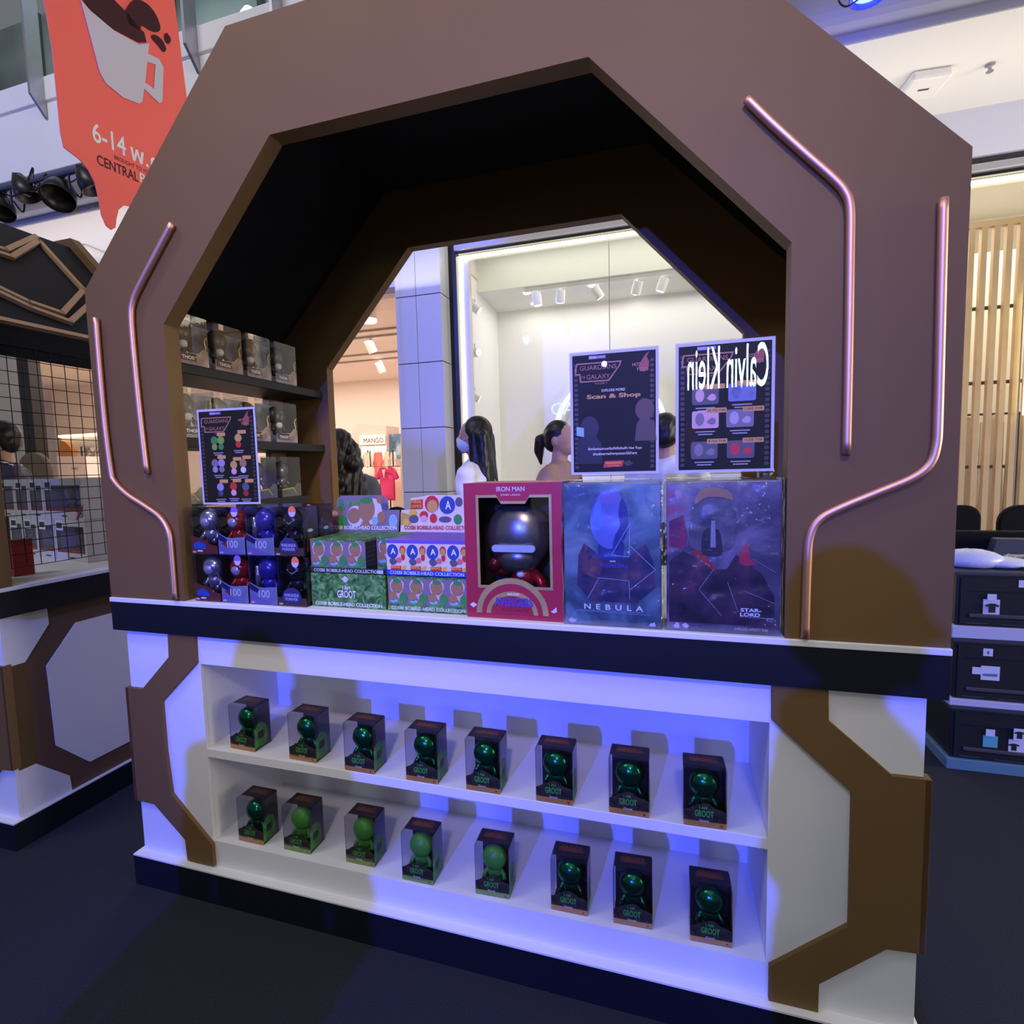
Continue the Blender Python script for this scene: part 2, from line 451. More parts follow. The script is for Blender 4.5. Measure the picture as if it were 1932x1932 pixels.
# bulkhead over the shops
struct('wall_back', box(BM(), -1.5, 9, 4.0, 4.3, 3.735, 4.1), mat('bulkhead', (.52, .53, .66), .6))
struct('wall_left_bulkhead', box(BM(), -9.0, -1.9, 4.0, 4.3, 3.33, 4.1), mat('bulkhead_l', (.60, .60, .74), .6))
struct('trim_3', box(BM(), -9.0, -1.9, 3.98, 4.02, 3.285, 3.335), mat('bronze_edge', (.20, .15, .12), .4))
bm = BM(); box(bm, -1.5, 9, 4.03, 4.3, 3.665, 3.735); struct('trim_4', bm, mat('groove', (.03, .03, .035), .6))
bm = BM(); box(bm, -1.52, 9, 3.96, 4.06, 3.60, 3.665, .01); struct('trim_5', bm, mat('silver_trim', (.45, .45, .5), .35, metal=.6))
# tiled column
cg = mat('column_tile', (.46, .47, .52), .38, noise=.06, nscale=1.5, spec=.5)
bm = BM()
zs = [0, .52, 1.165, 1.822, 2.474, 3.136, 3.795, 4.1]
for z0, z1 in zip(zs, zs[1:]):
    for xa, xb in ((-2.085, -1.857), (-1.853, -1.585)):
        box(bm, xa, xb, 3.75, 3.90, z0 + .004, z1 - .004, .002)
    box(bm, -1.60, -1.585, 3.905, 4.13, z0 + .004, z1 - .004)
    box(bm, -2.085, -2.07, 3.905, 4.3, z0 + .004, z1 - .004)
struct('column', bm, cg)
struct('column_core', box(BM(), -2.08, -1.59, 3.757, 4.3, 0, 4.1), mat('joint_dark', (.02, .02, .025), .8))
# --- corner shop (white, bright) behind the big window
IN = mat('shop_white', (.84, .82, .80), .6)
bm = BM(); box(bm, -1.66, 2.5, 5.8, 5.9, 0, 3.5); struct('wall_shop_back', bm, IN)
struct('wall_shop_left', prism(BM(), [(-1.585, 4.13), (-1.66, 5.8), (-1.7, 5.8), (-1.625, 4.13)], 0, 3.95, 'xy'), IN)
bm = BM(); box(bm, -1.66, 2.5, 4.955, 5.9, 3.481, 3.56); box(bm, -1.66, 2.5, 4.9, 4.96, 3.48, 3.97); box(bm, -1.66, 2.5, 4.12, 4.9, 3.92, 3.98)
struct('ceiling_shop', bm, mat('shop_ceiling', (.82, .82, .74), .6))
struct('floor_shop', box(BM(), -1.66, 2.5, 4.1, 5.9, 0, .012), mat('shop_floor', (.6, .58, .55), .4))
struct('wall_shop_right', box(BM(), 2.45, 2.5, 4.3, 5.9, 0, 3.95), IN)
# window: black frame, lit strip, glass
win = struct('window_1', BM() if False else box(BM(), -1.585, -1.50, 3.97, 4.10, 0, 3.665), mat('black_frame', (.008, .008, .009), .3))
bm = box(BM(), -1.50, 9, 3.99, 4.10, 3.575, 3.60); obj('window_head', bm, mat('black_frame', (0, 0, 0)), win)
LED = mat('led_strip', (1, .95, .72), emit=5.0, ecol=(1.0, .92, .62))
bm = box(BM(), -1.475, 9, 4.03, 4.05, 3.535, 3.568); box(bm, -1.497, -1.477, 4.03, 4.05, 0.1, 3.568)
obj('led_strip', bm, LED, win)
obj('jamb', box(BM(), -1.50, -1.40, 4.052, 4.13, 0, 3.575), mat('alu', (.6, .6, .58), .4), win)
GLASS = clear('shop_glass', (.97, .98, .98), base=.035, edge=.3, rough=.01)
for x0, x1 in ((-1.47, .0275), (.0325, 3.268), (3.276, 9)):
    bm = BM(); box(bm, x0, x1, 4.06, 4.066, 0.05, 3.56); obj('glass_pane', bm, GLASS, win)
for x in (.030, 3.272):
    obj('glass_seam', box(BM(), x - .003, x + .003, 4.058, 4.068, .05, 3.56), mat('seam', (.25, .25, .24), .4), win)
# glowing arch on the back wall
ar = struct('trim_6', BM() if False else box(BM(), -1.0, .62, 5.79, 5.80, 0, .02), IN)
cxA, rO, rI, zc = (-.16), .74, .63, 1.80
oa = [(cxA - rO, .02)] + [(cxA - rO * math.cos(math.pi * k / 24), zc + rO * math.sin(math.pi * k / 24)) for k in range(25)] + [(cxA + rO, .02)]
ia = [(cxA - rI, .02)] + [(cxA - rI * math.cos(math.pi * k / 24), zc + rI * math.sin(math.pi * k / 24)) for k in range(25)] + [(cxA + rI, .02)]
obj('arch_surround', band(BM(), oa, ia, 5.66, 5.80), IN, ar)
ob = [(x * 1.0 + (cxA - x) * .03, z) for x, z in oa]; ib = [(x + (cxA - x) * .10, z - .02 if z > 1.8 else z) for x, z in oa]
obj('arch_glow', band(BM(), ob, ib, 5.652, 5.659), mat('arch_led', (1, .97, .93), emit=1.6, ecol=(1, .97, .92)), ar)
text('wall_lettering', 'AD', mat('pale_lettering', (.75, .9, .98), .5, emit=.35, ecol=(.7, .9, 1)), ar, ony(1062, 771, 5.62), ux=(-1, 0, 0), h=.155)
# track with spot heads
wl = mat('white_lamp', (.80, .79, .77), .4)
bulb = mat('bulb', (1, 1, 1), emit=9.0, ecol=(1, .95, .85))
trk = obj('light_track', box(BM(), -1.05, 2.4, 4.955, 4.985, 3.435, 3.478), wl)
tag(trk, 'white lighting track under the ceiling step of the bright shop', 'track')
def spot_head(loc, aim, label, group, s=1.0, m=None):
    t = thing('track_spotlight', label, 'spotlight', loc, 0, group)
    q = Vector(aim).normalized().to_track_quat('-Z', 'Y').to_matrix()
    bm = lathe(BM(), [(.001, .075), (.046, .075), (.05, .07), (.05, -.06), (.043, -.06), (.040, -.03), (.001, -.03)], n=18)
    for v in bm.verts: v.co = q @ (v.co * s) + Vector((0, 0, -.10 * s))
    obj('lamp_can', bm, m or wl, t, smooth=False)
    bm = tube(BM(), [(0, 0, 0), (0, 0, -.05 * s)], .012 * s, 8); obj('stem', bm, m or wl, t)
    bm = lathe(BM(), [(.001, -.05), (.038, -.05), (.038, -.045), (.001, -.045)], n=16)
    for v in bm.verts: v.co = q @ (v.co * s) + Vector((0, 0, -.10 * s))
    obj('lamp_face', bm, bulb, t)
    return t
names5 = ['leftmost white spot head on the corner shop ceiling track', 'second white spot head from the left on that shop ceiling track', 'middle white spot head on the shop ceiling track, left of the glass seam',
          'white spot head just right of the glass seam on the ceiling track', 'rightmost visible white spot head on the shop ceiling track']
for (u, v), nm, aim in zip(((1013, 545), (1057, 541), (1127, 532), (1201, 521), (1249, 518)), names5, ((.1, .1, -1), (-.1, .2, -1), (.5, .2, -.8), (-.3, .3, -1), (-.4, .1, -1))):
    p = ony(u, v, 4.97); spot_head((p.x, 4.97, 3.437), aim, nm, 'spot heads on the corner shop track', 1.05)
for v, nm, aim in ((578, 'topmost white spot head on the left wall of the bright shop', (.8, .2, -.6)), (662, 'middle white spot head on the left wall of the bright shop', (1, -.4, -.1)), (745, 'lowest white spot head on the left wall of the bright shop', (.8, .3, -.5))):
    p = ony(893, v, 4.6)
    t = spot_head((p.x + .02, 4.6, p.z + .08), aim, nm, 'spot heads up the shop side wall', 1.0)
    obj('wall_bracket', box(BM(), -1.60 - p.x, -.02, -.015, .015, -.03, 0), wl, t)
for i, (u, v, y) in enumerate(((1008, 573, 5.6), (994, 553, 5.3), (1117, 539, 5.3), (1201, 554, 5.55), (1186, 478, 4.5))):
    p = onz(u, v, 3.479 if y > 5 else 3.919)
    bm = lathe(BM(), [(.04, 0), (.04, -.006), (.001, -.006)], c=(0, 0, 0), n=14)
    o = obj('ceiling_downlight', bm, bulb, None, loc=(p.x, p.y, p.z))
    tag(o, ['round downlight nearest the back wall of the bright shop', 'round downlight above the leftmost spot head', 'round downlight beside the middle spot head', 'round downlight right of the glass seam, near the back wall', 'round downlight in the ceiling just inside the big window'][i], 'downlight', 'downlights of the bright shop')
# --- clothes shop on the left
PK = mat('clothes_shop_wall', (.82, .70, .62), .7, noise=.02, nscale=1.5)
struct('wall_clothes_back', box(BM(), -18, -1.6, 10.6, 10.7, 0, 3.7), PK)
struct('wall_clothes_right', box(BM(), -1.72, -1.66, 4.3, 10.6, 0, 3.7), PK)
struct('ceiling_clothes', box(BM(), -18, -1.6, 4.3, 10.6, 3.62, 3.7), mat('clothes_ceiling', (.80, .70, .63), .7))
struct('floor_clothes', box(BM(), -18, -1.7, 4.1, 10.6, 0, .014), mat('clothes_floor', (.62, .52, .45), .4))
# left end of the shop front: black frame and a grey wall
struct('door_1', box(BM(), -8.0, -7.78, 3.95, 4.1, 0, 3.3), mat('black_frame', (0, 0, 0)))
struct('wall_left', box(BM(), -14, -8.0, 3.95, 4.1, 0, 4.1), mat('left_wall', (.50, .46, .43), .6))
def ctrack(y, lab, heads):
    o = obj('light_track', box(BM(), -9, -2.0, y - .02, y + .02, 3.59, 3.62), mat('track_grey', (.45, .38, .34), .5)); tag(o, lab, 'track')
    for x, nm in heads:
        spot_head((x, y, 3.59), (.2, .5, -1), nm, 'spot heads in the clothes shop', 1.5)
ctrack(6.4, 'nearest lighting track across the clothes shop ceiling', [])
ctrack(6.75, 'second lighting track from the front in the clothes shop', [(onz(692, 645, 3.5).x, 'white spot head on the second track, beside the tiled column left'), (onz(754, 637, 3.5).x, 'white spot head touching the tiled column edge in view')])
ctrack(7.9, 'third lighting track from the front in the clothes shop', [])
ctrack(8.4, 'furthest lighting track in the clothes shop', [(onz(663, 680, 3.4).x, 'left white spot head on the furthest track of the clothes shop'), (onz(722, 678, 3.4).x, 'right white spot head on the furthest track of the clothes shop')])
p = onz(695, 585, 3.62)
bm = lathe(BM(), [(.001, 0), (.11, 0), (.11, -.17), (.10, -.17), (.095, -.03), (.001, -.03)], n=20)
o = obj('ceiling_can_lamp', bm, wl, None, loc=(p.x, p.y, 3.62)); tag(o, 'large white can lamp near the front of the clothes shop ceiling', 'lamp')
# sign wall with alcove, rails and clothes
def pp(u, v, y): q = ony(u, v, y); return (q.x, q.z)
Y = 9.6
bm = BM(); prism(bm, [pp(662, 870, Y), pp(662, 822, Y), pp(668, 808, Y), pp(676, 799, Y), pp(728, 803, Y), pp(731, 870, Y)], Y, Y + .6)
struct('wall_alcove', bm, mat('alcove', (.62, .52, .46), .7))
q0, q1 = ony(681, 838, Y), ony(730, 822, Y)
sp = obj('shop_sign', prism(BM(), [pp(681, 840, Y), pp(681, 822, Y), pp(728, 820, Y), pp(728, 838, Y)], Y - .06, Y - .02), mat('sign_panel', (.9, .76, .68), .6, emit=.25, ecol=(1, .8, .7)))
tag(sp, 'pale wall panel lettered MANGO at the back of the clothes shop', 'sign')
q = ony(704.5, 831, Y - .062)
text('sign_lettering', 'MANGO', mat('black_lettering', (.01, .01, .01), .5), sp, (q.x, Y - .064, q.z), w=.50, h=.105)
for u0, u1, v0, v1, nm in ((683, 705, 842, 870, 'left lit niche below the shop sign in the clothes shop'), (707, 729, 841, 869, 'right lit niche below the shop sign in the clothes shop')):
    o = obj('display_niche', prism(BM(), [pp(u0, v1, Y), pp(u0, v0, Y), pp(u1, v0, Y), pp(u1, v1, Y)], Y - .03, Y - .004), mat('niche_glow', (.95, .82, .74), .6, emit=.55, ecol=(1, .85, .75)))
    tag(o, nm, 'niche', 'lit niches under the sign')
RAILM = mat('rail_black', (.01, .01, .01), .4)
def cloth(name, outline, y, th, m, label, cat, group=None, u=None):
    bm = BM(); prism(bm, outline, y - th / 2, y + th / 2)
    bmesh.ops.triangulate(bm, faces=bm.faces[:])
    bmesh.ops.subdivide_edges(bm, edges=bm.edges[:], cuts=3, use_grid_fill=True)
    cx = sum(p[0] for p in outline) / len(outline)
    for v in bm.verts:
        v.co.y += (.5 + .5 * math.sin((v.co.x - cx) * 70 + v.co.z * 5)) * th * .5 * (1 if v.co.y < y else -.3)
    o = obj(name, bm, m, None, smooth=True); return tag(o, label, cat, group)
def rail(u0, u1, v, y, label):
    a, b = ony(u0, v, y), ony(u1, v, y)
    bm = tube(BM(), [(a.x, y, .014), (a.x, y, a.z), (b.x, y, a.z), (b.x, y, .014)], .014, 8)
    o = obj('clothes_rail', bm, RAILM); tag(o, label, 'clothes rail'); return a.z
Yr = 9.0
rail(662, 694, 851, Yr, 'left black hanging rail under the shop sign'); rail(698, 741, 851, Yr, 'right black hanging rail under the shop sign')
def shirt_outline(u0, u1, v0, v1, y, sleeve=.35):
    def P(a, b): return pp(u0 + (u1 - u0) * a, v0 + (v1 - v0) * b, y)
    return [P(.42, .03), P(.34, 0), P(.18, .05), P(0, sleeve), P(.12, sleeve + .06), P(.2, .26), P(.17, 1), P(.83, 1), P(.8, .26), P(.88, sleeve + .06), P(1, sleeve), P(.82, .05), P(.66, 0), P(.58, .03), P(.5, .12)]
CR = mat('cream_cloth', (.78, .66, .52), .8); CO = mat('coral_cloth', (.80, .20, .17), .8); PKC = mat('pink_cloth', (.85, .06, .20), .8); WHC = mat('ivory_cloth', (.85, .76, .68), .8)
for i, (u0, u1, v0, v1, m, l) in enumerate(((672, 687, 858, 905, CR, 'cream top at the left end of the left rail'), (682, 704, 858, 915, CR, 'long cream coat hanging on the left rail'), (701, 713, 860, 905, CO, 'dark coral top on the right rail'), (712, 726, 859, 900, CO, 'bright coral blouse on the right rail, beside the cream tops'), (724, 735, 859, 885, CR, 'cream knit top on the right rail'), (733, 745, 859, 885, WHC, 'pale top at the right end of the right rail'))):
    cloth('hanging_garment', shirt_outline(u0, u1, 852.5, v1, 9.0, .45), 9.0 + .07 * (i % 3 - 1), .05, m, l, 'garment', 'tops on the shop rails')
rail(676, 768, 881.5, 7.02, 'front hanging rail carrying the pink blouse in the clothes shop')
cloth('pink_blouse', shirt_outline(709, 752, 881, 944, 7.0, .32), 7.0, .08, PKC, 'hot pink short-sleeved blouse on display in the clothes shop', 'blouse')
bm = BM(); q = ony(724, 886, 6.94); prism(bm, [(q.x - .025, q.z), (q.x + .025, q.z), (q.x, q.z - .14)], 6.925, 6.945); o = obj('collar_opening', bm, WHC); o.parent = bpy.data.objects['pink_blouse']
cloth('cream_trousers', [pp(682, 881, 7.0), pp(704, 881, 7.0), pp(707, 985, 7.0), pp(686, 985, 7.0)], 7.02, .08, WHC, 'ivory wide trousers hanging left of the pink blouse', 'trousers')
rail(734, 775, 880.5, 7.3, 'short hanging rail carrying the beige dress, half behind the column')
cloth('beige_dress', [pp(741, 881, 7.3), pp(758, 881, 7.3), pp(764, 1000, 7.3), pp(742, 1000, 7.3)], 7.3, .06, CR, 'beige long dress hanging right of the pink blouse', 'dress')
q = ony(748, 870, 6.2); bm = box(BM(), q.x + .06, q.x + .16, 6.2, 6.3, 0, q.z, .004); o = obj('display_post', bm, mat('post_cream', (.70, .6, .56), .6)); tag(o, 'pale square post beside the tiled column in the clothes shop', 'post')
q = ony(742, 868, 10.4)
o = obj('wall_screen', prism(BM(), [pp(735, 867, 9.7), pp(735, 819, 9.7), pp(754, 818, 9.7), pp(754, 866, 9.7)], 9.7, 9.75), ramp_mat('screen_img', [(.3, (.02, .04, .08)), (.5, (.12, .22, .34)), (.62, (.5, .6, .7))], 3.0)); tag(o, 'dark blue picture panel at the back right of the clothes shop', 'panel')
# far-left part of the clothes shop, seen through the mesh
q0, q1 = ony(108, 824, 8.0), ony(225, 824, 8.0)
o = obj('light_cove', box(BM(), q0.x, q1.x, 8.0, 8.06, q0.z - .02, q0.z + .03), mat('cove', (1, .9, .75), emit=2.2, ecol=(1, .85, .6))); tag(o, 'glowing light strip along the wall seen through the mesh', 'light strip')
struct('wall_inner', box(BM(), q0.x, q1.x, 8.08, 8.3, 0, q0.z + .05), mat('inner_wall', (.86, .78, .70), .6))
struct('wall_inner_upper', box(BM(), ony(100, 700, 8.4).x, q1.x, 8.31, 8.4, 0, 3.62), mat('inner_up', (.86, .73, .64), .6))
arc = [pp(113, 862, 7.98), pp(113, 830, 7.98), pp(124, 834, 7.98), pp(132, 842, 7.98), pp(137, 853, 7.98), pp(138, 862, 7.98)]
o = obj('arched_niche', prism(BM(), arc, 7.97, 8.075), mat('orange_niche', (.62, .28, .08), .6)); tag(o, 'orange quarter-arch panel on the wall behind the mesh', 'wall panel')
def lrail(u0, u1, v, y, label):
    a, b = ony(u0, v, y), ony(u1, v, y)
    o = obj('clothes_rail', tube(BM(), [(a.x, y, .014), (a.x, y, a.z), (b.x, y, a.z), (b.x, y, .014)], .015, 8), RAILM); tag(o, label, 'clothes rail')
lrail(153, 210, 843, 7.7, 'thin black rail frame behind the mesh, above patterned clothes')
ck0 = obj('cash_desk', prism(BM(), [(pp(107, 861, 7.2)[0], .014), pp(107, 861, 7.2), pp(162, 861, 7.2), (pp(162, 861, 7.2)[0], .014)], 7.2, 7.5), mat('desk_pale', (.76, .66, .62), .6)); tag(ck0, 'pale pink desk panel with small dark shop lettering behind the mesh', 'desk')
q = ony(141, 884, 7.19); text('desk_lettering', 'MANGO', mat('black_lettering', (0, 0, 0)), ck0, (q.x, 7.19, q.z), w=.19, h=.05)
cloth('patterned_clothes', [pp(165, 960, 7.7), pp(163, 844, 7.7), pp(205, 844, 7.7), pp(208, 960, 7.7)], 7.7, .10, ramp_mat('pattern_cloth', [(.42, (.85, .78, .72)), (.5, (.08, .06, .06)), (.58, (.85, .78, .72))], 9), 'white and black patterned clothes behind the mesh, right of the desk', 'clothes')
# --- slat shop on the right
struct('wall_slat_back', box(BM(), 2.5, 9, 5.9, 6.0, 0, 3.95), mat('slat_back', (.80, .74, .66), .6))
struct('ceiling_slat', box(BM(), 2.5, 9, 4.12, 6.0, 3.92, 3.98), mat('slat_ceil', (.8, .8, .74), .6))
struct('floor_slat', box(BM(), 2.5, 9, 4.1, 6.0, 0, .013), mat('slat_floor', (.5, .45, .38), .5))
WOOD = mat('pale_wood', (.62, .43, .24), .5, noise=.2, nscale=5)
sc = thing('slat_screen', 'pale wooden slat screen in the shop window at the right edge', 'screen', (3.6, 4.7, 0))
for i in range(22):
    x = -.62 + i * .093
    obj('slat', box(BM(), x, x + .044, 0, .05, 0.1, 3.43), WOOD, sc)
obj('top_rail', box(BM(), -.64, 1.5, -.002, .052, 3.43, 3.48), WOOD, sc)
for z in (2.72, 2.05, 1.28): obj('cross_rail', box(BM(), -.63, 1.45, .052, .075, z, z + .03), mat('dark_rail', (.12, .09, .07), .5), sc)
o = obj('light_tube', box(BM(), 3.60, 3.63, 4.62, 4.66, 1.75, 2.85), mat('tube_glow', (1, .95, .6), emit=4, ecol=(1, .9, .5))); tag(o, 'bright yellow upright light tube before the wooden slats', 'light tube')
for i, (x, m, l) in enumerate(((3.05, WHC, 'leftmost white garment hanging behind the wooden slats'), (3.27, CR, 'cream garment hanging behind the wooden slats, beside the leftmost white one'), (3.50, WHC, 'second white garment from the left behind the wooden slats'), (3.72, mat('dark_pattern', (.12, .10, .12), .8), 'dark patterned garment behind the wooden slats'))):
    cloth('hanging_garment', [(x, 1.72), (x + .09, 1.80), (x + .18, 1.72), (x + .19, .5), (x - .01, .5)], 5.1, .06, m, l, 'garment', 'garments behind the slats')
o = obj('clothes_rail', tube(BM(), [(2.8, 5.1, .013), (2.8, 5.1, 1.80), (4.6, 5.1, 1.80), (4.6, 5.1, .013)], .015, 8), RAILM); tag(o, 'black rail behind the wooden slats', 'clothes rail')
# --- upper floor: balustrade, posts, shopfront
STEEL = mat('brushed_steel', (.42, .42, .47), .35, metal=.8, noise=.1)
for i, u in enumerate((-9.0, -7.05, -5.185, -3.32, -2.44)):
    bm = prism(BM(), [(2.56, 5.02), (2.56, 6.4), (2.69, 6.4), (2.69, 4.86)], u - .014, u + .014, 'yz')
    o = obj('balustrade_post', bm, STEEL); tag(o, ['steel balustrade post beyond the left edge', 'steel balustrade post at the far left, top corner', 'steel balustrade post just left of the red banner', 'steel balustrade post between the red banner and the arch', 'steel balustrade post at the top, above the arch shoulder'][i], 'post', 'balustrade posts upstairs')
gl = obj('balustrade_glass', box(BM(), -12, 6, 2.70, 2.712, 5.25, 6.35), clear('balu_glass', (.86, .93, .92), base=.04, edge=.3)); tag(gl, 'glass balustrade along the upper floor edge', 'balustrade')
struct('floor_upper', box(BM(), -14, 9, 2.72, 6.0, 5.2, 5.249), mat('upper_floor', (.3, .32, .33), .5))
struct('wall_upper', box(BM(), -14, 9, 5.6, 5.7, 5.25, 9), ramp_mat('upper_wall', [(.35, (.08, .11, .12)), (.5, (.22, .28, .28)), (.7, (.42, .46, .42))], .7, 2, .4))
bm = BM()
for x in (-11, -9.4, -7.6, -6.6, -5.0, -4.2, -3.1, -2.2): box(bm, x, x + .07, 5.5, 5.6, 5.25, 9)
box(bm, -14, 9, 5.5, 5.6, 6.9, 6.98)
struct('window_2', bm, mat('upper_frame', (.04, .045, .05), .4))
q = ony(470, 27, 4.4)
o = obj('bright_lamp', lathe(BM(), [(.001, .06), (.05, .06), (.10, -.02), (.09, -.04), (.001, -.04)], c=(0, 0, 0), n=16), [mat('flare_lamp', (1, .95, .8), emit=60, ecol=(1, .93, .75))], None, loc=(q.x, 4.4, q.z)); tag(o, 'glaring round lamp upstairs, at the top left of the arch', 'lamp')
q = ony(366, 46, 4.4)
o = obj('small_lamp', tube(ball(BM(), (0, 0, 0), .03, 10, 8), [(0, 0, -.02), (0, 0, 5.2505 - q.z)], .008, 6), mat('small_lamp', (1, .9, .7), emit=12), None, loc=(q.x, 4.4, q.z)); tag(o, 'small glowing lamp upstairs, right of the red banner', 'lamp')
# --- soffit fittings
def emergency(loc, rz, label):
    t = thing('emergency_light', label, 'emergency light', loc, rz)
    obj('housing', box(BM(), -.13, .13, -.13, .13, -.065, 0, .02), mat('fitting_white', (.78, .76, .74), .5), t)
    obj('slot', box(BM(), -.035, .035, -.014, .004, -.067, -.064), mat('slot_dark', (.08, .07, .07), .6), t)
p = onz(1742, 152, 4.1); emergency((p.x, p.y, 4.1), .1, 'white square emergency light on the soffit at top right')
p = onz(163, 470, 4.1); emergency((p.x, p.y, 4.1), .1, 'white box fitting on the soffit below the red banner')
p = onz(1868, 121, 4.1)
t = thing('sprinkler_head', 'small metal sprinkler on the soffit at top right', 'sprinkler', (p.x, p.y, 4.1))
obj('rosette', lathe(BM(), [(.03, 0), (.03, -.006), (.012, -.012), (.010, -.035), (.001, -.035)], n=14), STEEL, t); obj('deflector', lathe(BM(), [(.001, -.05), (.022, -.05), (.022, -.046), (.001, -.046)], n=12), STEEL, t)
# --- stage lights along the beam, with pipe and cables
BLK = mat('lamp_black', (.006, .006, .008), .35)
y = 2.45
a, b = ony(-40, 345, y), ony(215, 305, y)
o = obj('lighting_pipe', tube(BM(), [(a.x - 1, y, b.z), (b.x + .3, y, b.z)], .022, 10), mat('pipe_dark', (.03, .03, .04), .4)); tag(o, 'dark lighting pipe below the slab at the left', 'pipe')
zp = b.z
for i, (u, v, lab, lean) in enumerate(((4, 385, 'black stage lamp at the left edge under the pipe', -.35), (46, 350, 'black square stage lamp, second from the left under the pipe', .2), (112, 356, 'large black stage lamp in the middle under the pipe', -.5), (168, 335, 'black stage lamp half hidden by the red banner', .3))):
    c = ony(u, v, y)
    t = thing('stage_lamp', lab, 'stage lamp', (c.x, y, zp - .030), 0, 'stage lamps on the pipe')
    h = zp - c.z
    R_ = Matrix.Rotation(lean, 3, 'X') @ Matrix.Rotation(-.35, 3, 'Y')
    bm = lathe(BM(), [(.001, .15), (.05, .15), (.09, .07), (.115, 0), (.125, -.09), (.118, -.10), (.11, -.03), (.001, -.02)], n=20)
    for q in bm.verts: q.co = R_ @ (q.co * (1.1 if i == 2 else .85)) + Vector((0, 0, -h))
    obj('lamp_body', bm, BLK, t, smooth=True)
    bm = BM(); tube(bm, [(-.13, 0, -h), (-.13, 0, -h + .16), (0, 0, -.03), (.13, 0, -h + .16), (.13, 0, -h)], .012, 6); box(bm, -.03, .03, -.03, .03, -.07, 0)
    obj('yoke', bm, BLK, t)
    obj('power_cable', tube(BM(), spline([(0, .1, -h + .1), (.12, .1, -h - .02), (.22, .05, -h + .12), (.15, 0, -.05), (.06, 0, -.01)], 5), .008, 6), BLK, t)
q = ony(1641, 2, 2.5)
t = thing('blue_stage_lamp', 'glowing blue stage lamp at the top edge, right of the arch', 'stage lamp', (q.x, 2.5, q.z + .1))
bm = lathe(BM(), [(.001, .14), (.07, .14), (.10, .05), (.105, -.07), (.098, -.07), (.09, -.03), (.001, -.03)], n=20); obj('lamp_body', bm, mat('blue_lamp_body', (.03, .04, .2), .3), t, smooth=True)
obj('lens', lathe(BM(), [(.088, -.045), (.001, -.06), (.001, -.045)], n=18), mat('blue_lens', (.1, .15, 1), emit=9, ecol=(.06, .09, 1)), t)
obj('power_cable', tube(BM(), spline([(-.08, 0, .1), (-.16, 0, -.03), (-.12, 0, -.10), (-.03, 0, -.06)], 6), .005, 6), BLK, t)
obj('bracket', tube(BM(), [(0, 0, .12), (0, .22, .16)], .012, 6), BLK, t)
light('blue_lamp_glow', 'POINT', (q.x, 2.52, q.z - .03), (0, 0, 0), 7, (.05, .08, 1.0), radius=.05)
# --- red hanging banner
dB = Vector((.156, .988, 0)); A = Vector((-2.3, 2.0, 0)); nB = Vector((.988, -.156, 0))
def onb(u, v, off=0.0):
    d = ray(u, v); s = ((A + nB * off - CAM) @ nB) / (d @ nB); return CAM + d * s
ban = thing('hanging_banner', 'red hanging banner with a dripping lower edge and white date', 'banner', (-2.4, 1.3, 4.4))
RED = mat('banner_red', (.95, .15, .125), .55); OFF = Vector(ban.location)
def bpatch(name, px, m, off, th=.003, parent=ban):
    bm = BM(); P0 = [onb(u, v, off) - OFF for u, v in px]
    lo = [bm.verts.new(p) for p in P0]; hi = [bm.verts.new(p + nB * th) for p in P0]; n = len(lo)
    bm.faces.new(lo); bm.faces.new(hi[::-1])
    for i in range(n): bm.faces.new((lo[i], lo[(i + 1) % n], hi[(i + 1) % n], hi[i]))
    bmesh.ops.recalc_face_normals(bm, faces=bm.faces[:])
    return obj(name, bm, m, parent)
def sm2(P, k=5):
    q = P[-2:] + P + P[:2]; pts = [Vector((x, y, 0)) for x, y in q]; s = spline(pts, k)
    return [(p.x, p.y) for p in s[2 * k:2 * k + len(P) * k]]
bpatch('cloth', [(60, -260), (82, 0), (97, 90), (105, 170), (113, 250), (119, 278), (150, 302), (166, 322), (178, 345), (185, 375), (190, 405), (199, 426), (209, 434), (217, 430), (219, 412), (223, 396), (233, 388), (246, 390), (258, 420), (268, 470), (290, 500), (310, 400), (370, 330), (352, 190), (328, 0), (300, -230)], RED, 0, .006)
MUG = mat('mug_lilac', (.60, .56, .68), .6); COF = mat('coffee_brown', (.05, .008, .012), .6)
bpatch('mug_handle', [(276, 100), (300, 112), (308, 128), (306, 192), (300, 195), (272, 168), (272, 155), (290, 168), (293, 122), (276, 116)], MUG, .008)
bpatch('mug_print', [(152, 0), (188, 136), (200, 158), (232, 184), (262, 196), (268, 192), (274, 150), (281, 82), (262, 84), (215, 58), (170, 20)], MUG, .009)
bpatch('mug_coffee', [(155, -2), (172, 20), (216, 56), (262, 80), (276, 80), (272, 62), (260, 50), (240, 25), (215, 0), (205, -8)], COF, .0125)
bpatch('coffee_splash', sm2([(235, 26), (252, 0), (275, 6), (292, 25), (302, 50), (298, 60), (285, 58), (268, 48), (262, 56), (240, 44)]), COF, .0125)
bpatch('coffee_drop', sm2([(285, 70), (292, 66), (305, 75), (313, 92), (308, 98), (298, 86)]), COF, .009); bpatch('coffee_drop', sm2([(310, 66), (315, 63), (322, 74), (318, 83), (311, 77)]), COF, .009)
def btext2(name, s, p, q, h, m, bold):
    a, b = onb(*p, .0075) - OFF, onb(*q, .0075) - OFF
    return text(name, s, m, ban, a, ux=dB, uy=(0, 0, 1), h=h, w=(b - a).dot(dB), align='L', bold=bold)
def btext(name, s, u, v, h, m, wd=None, bold=.0):
    p = onb(u, v, .0075) - OFF
    return text(name, s, m, ban, p, ux=dB, uy=(0, 0, 1), h=h, w=wd, align='L', bold=bold)
btext2('date_lettering', '6-14', (174, 247), (237, 276), .105, WTXT, .012)
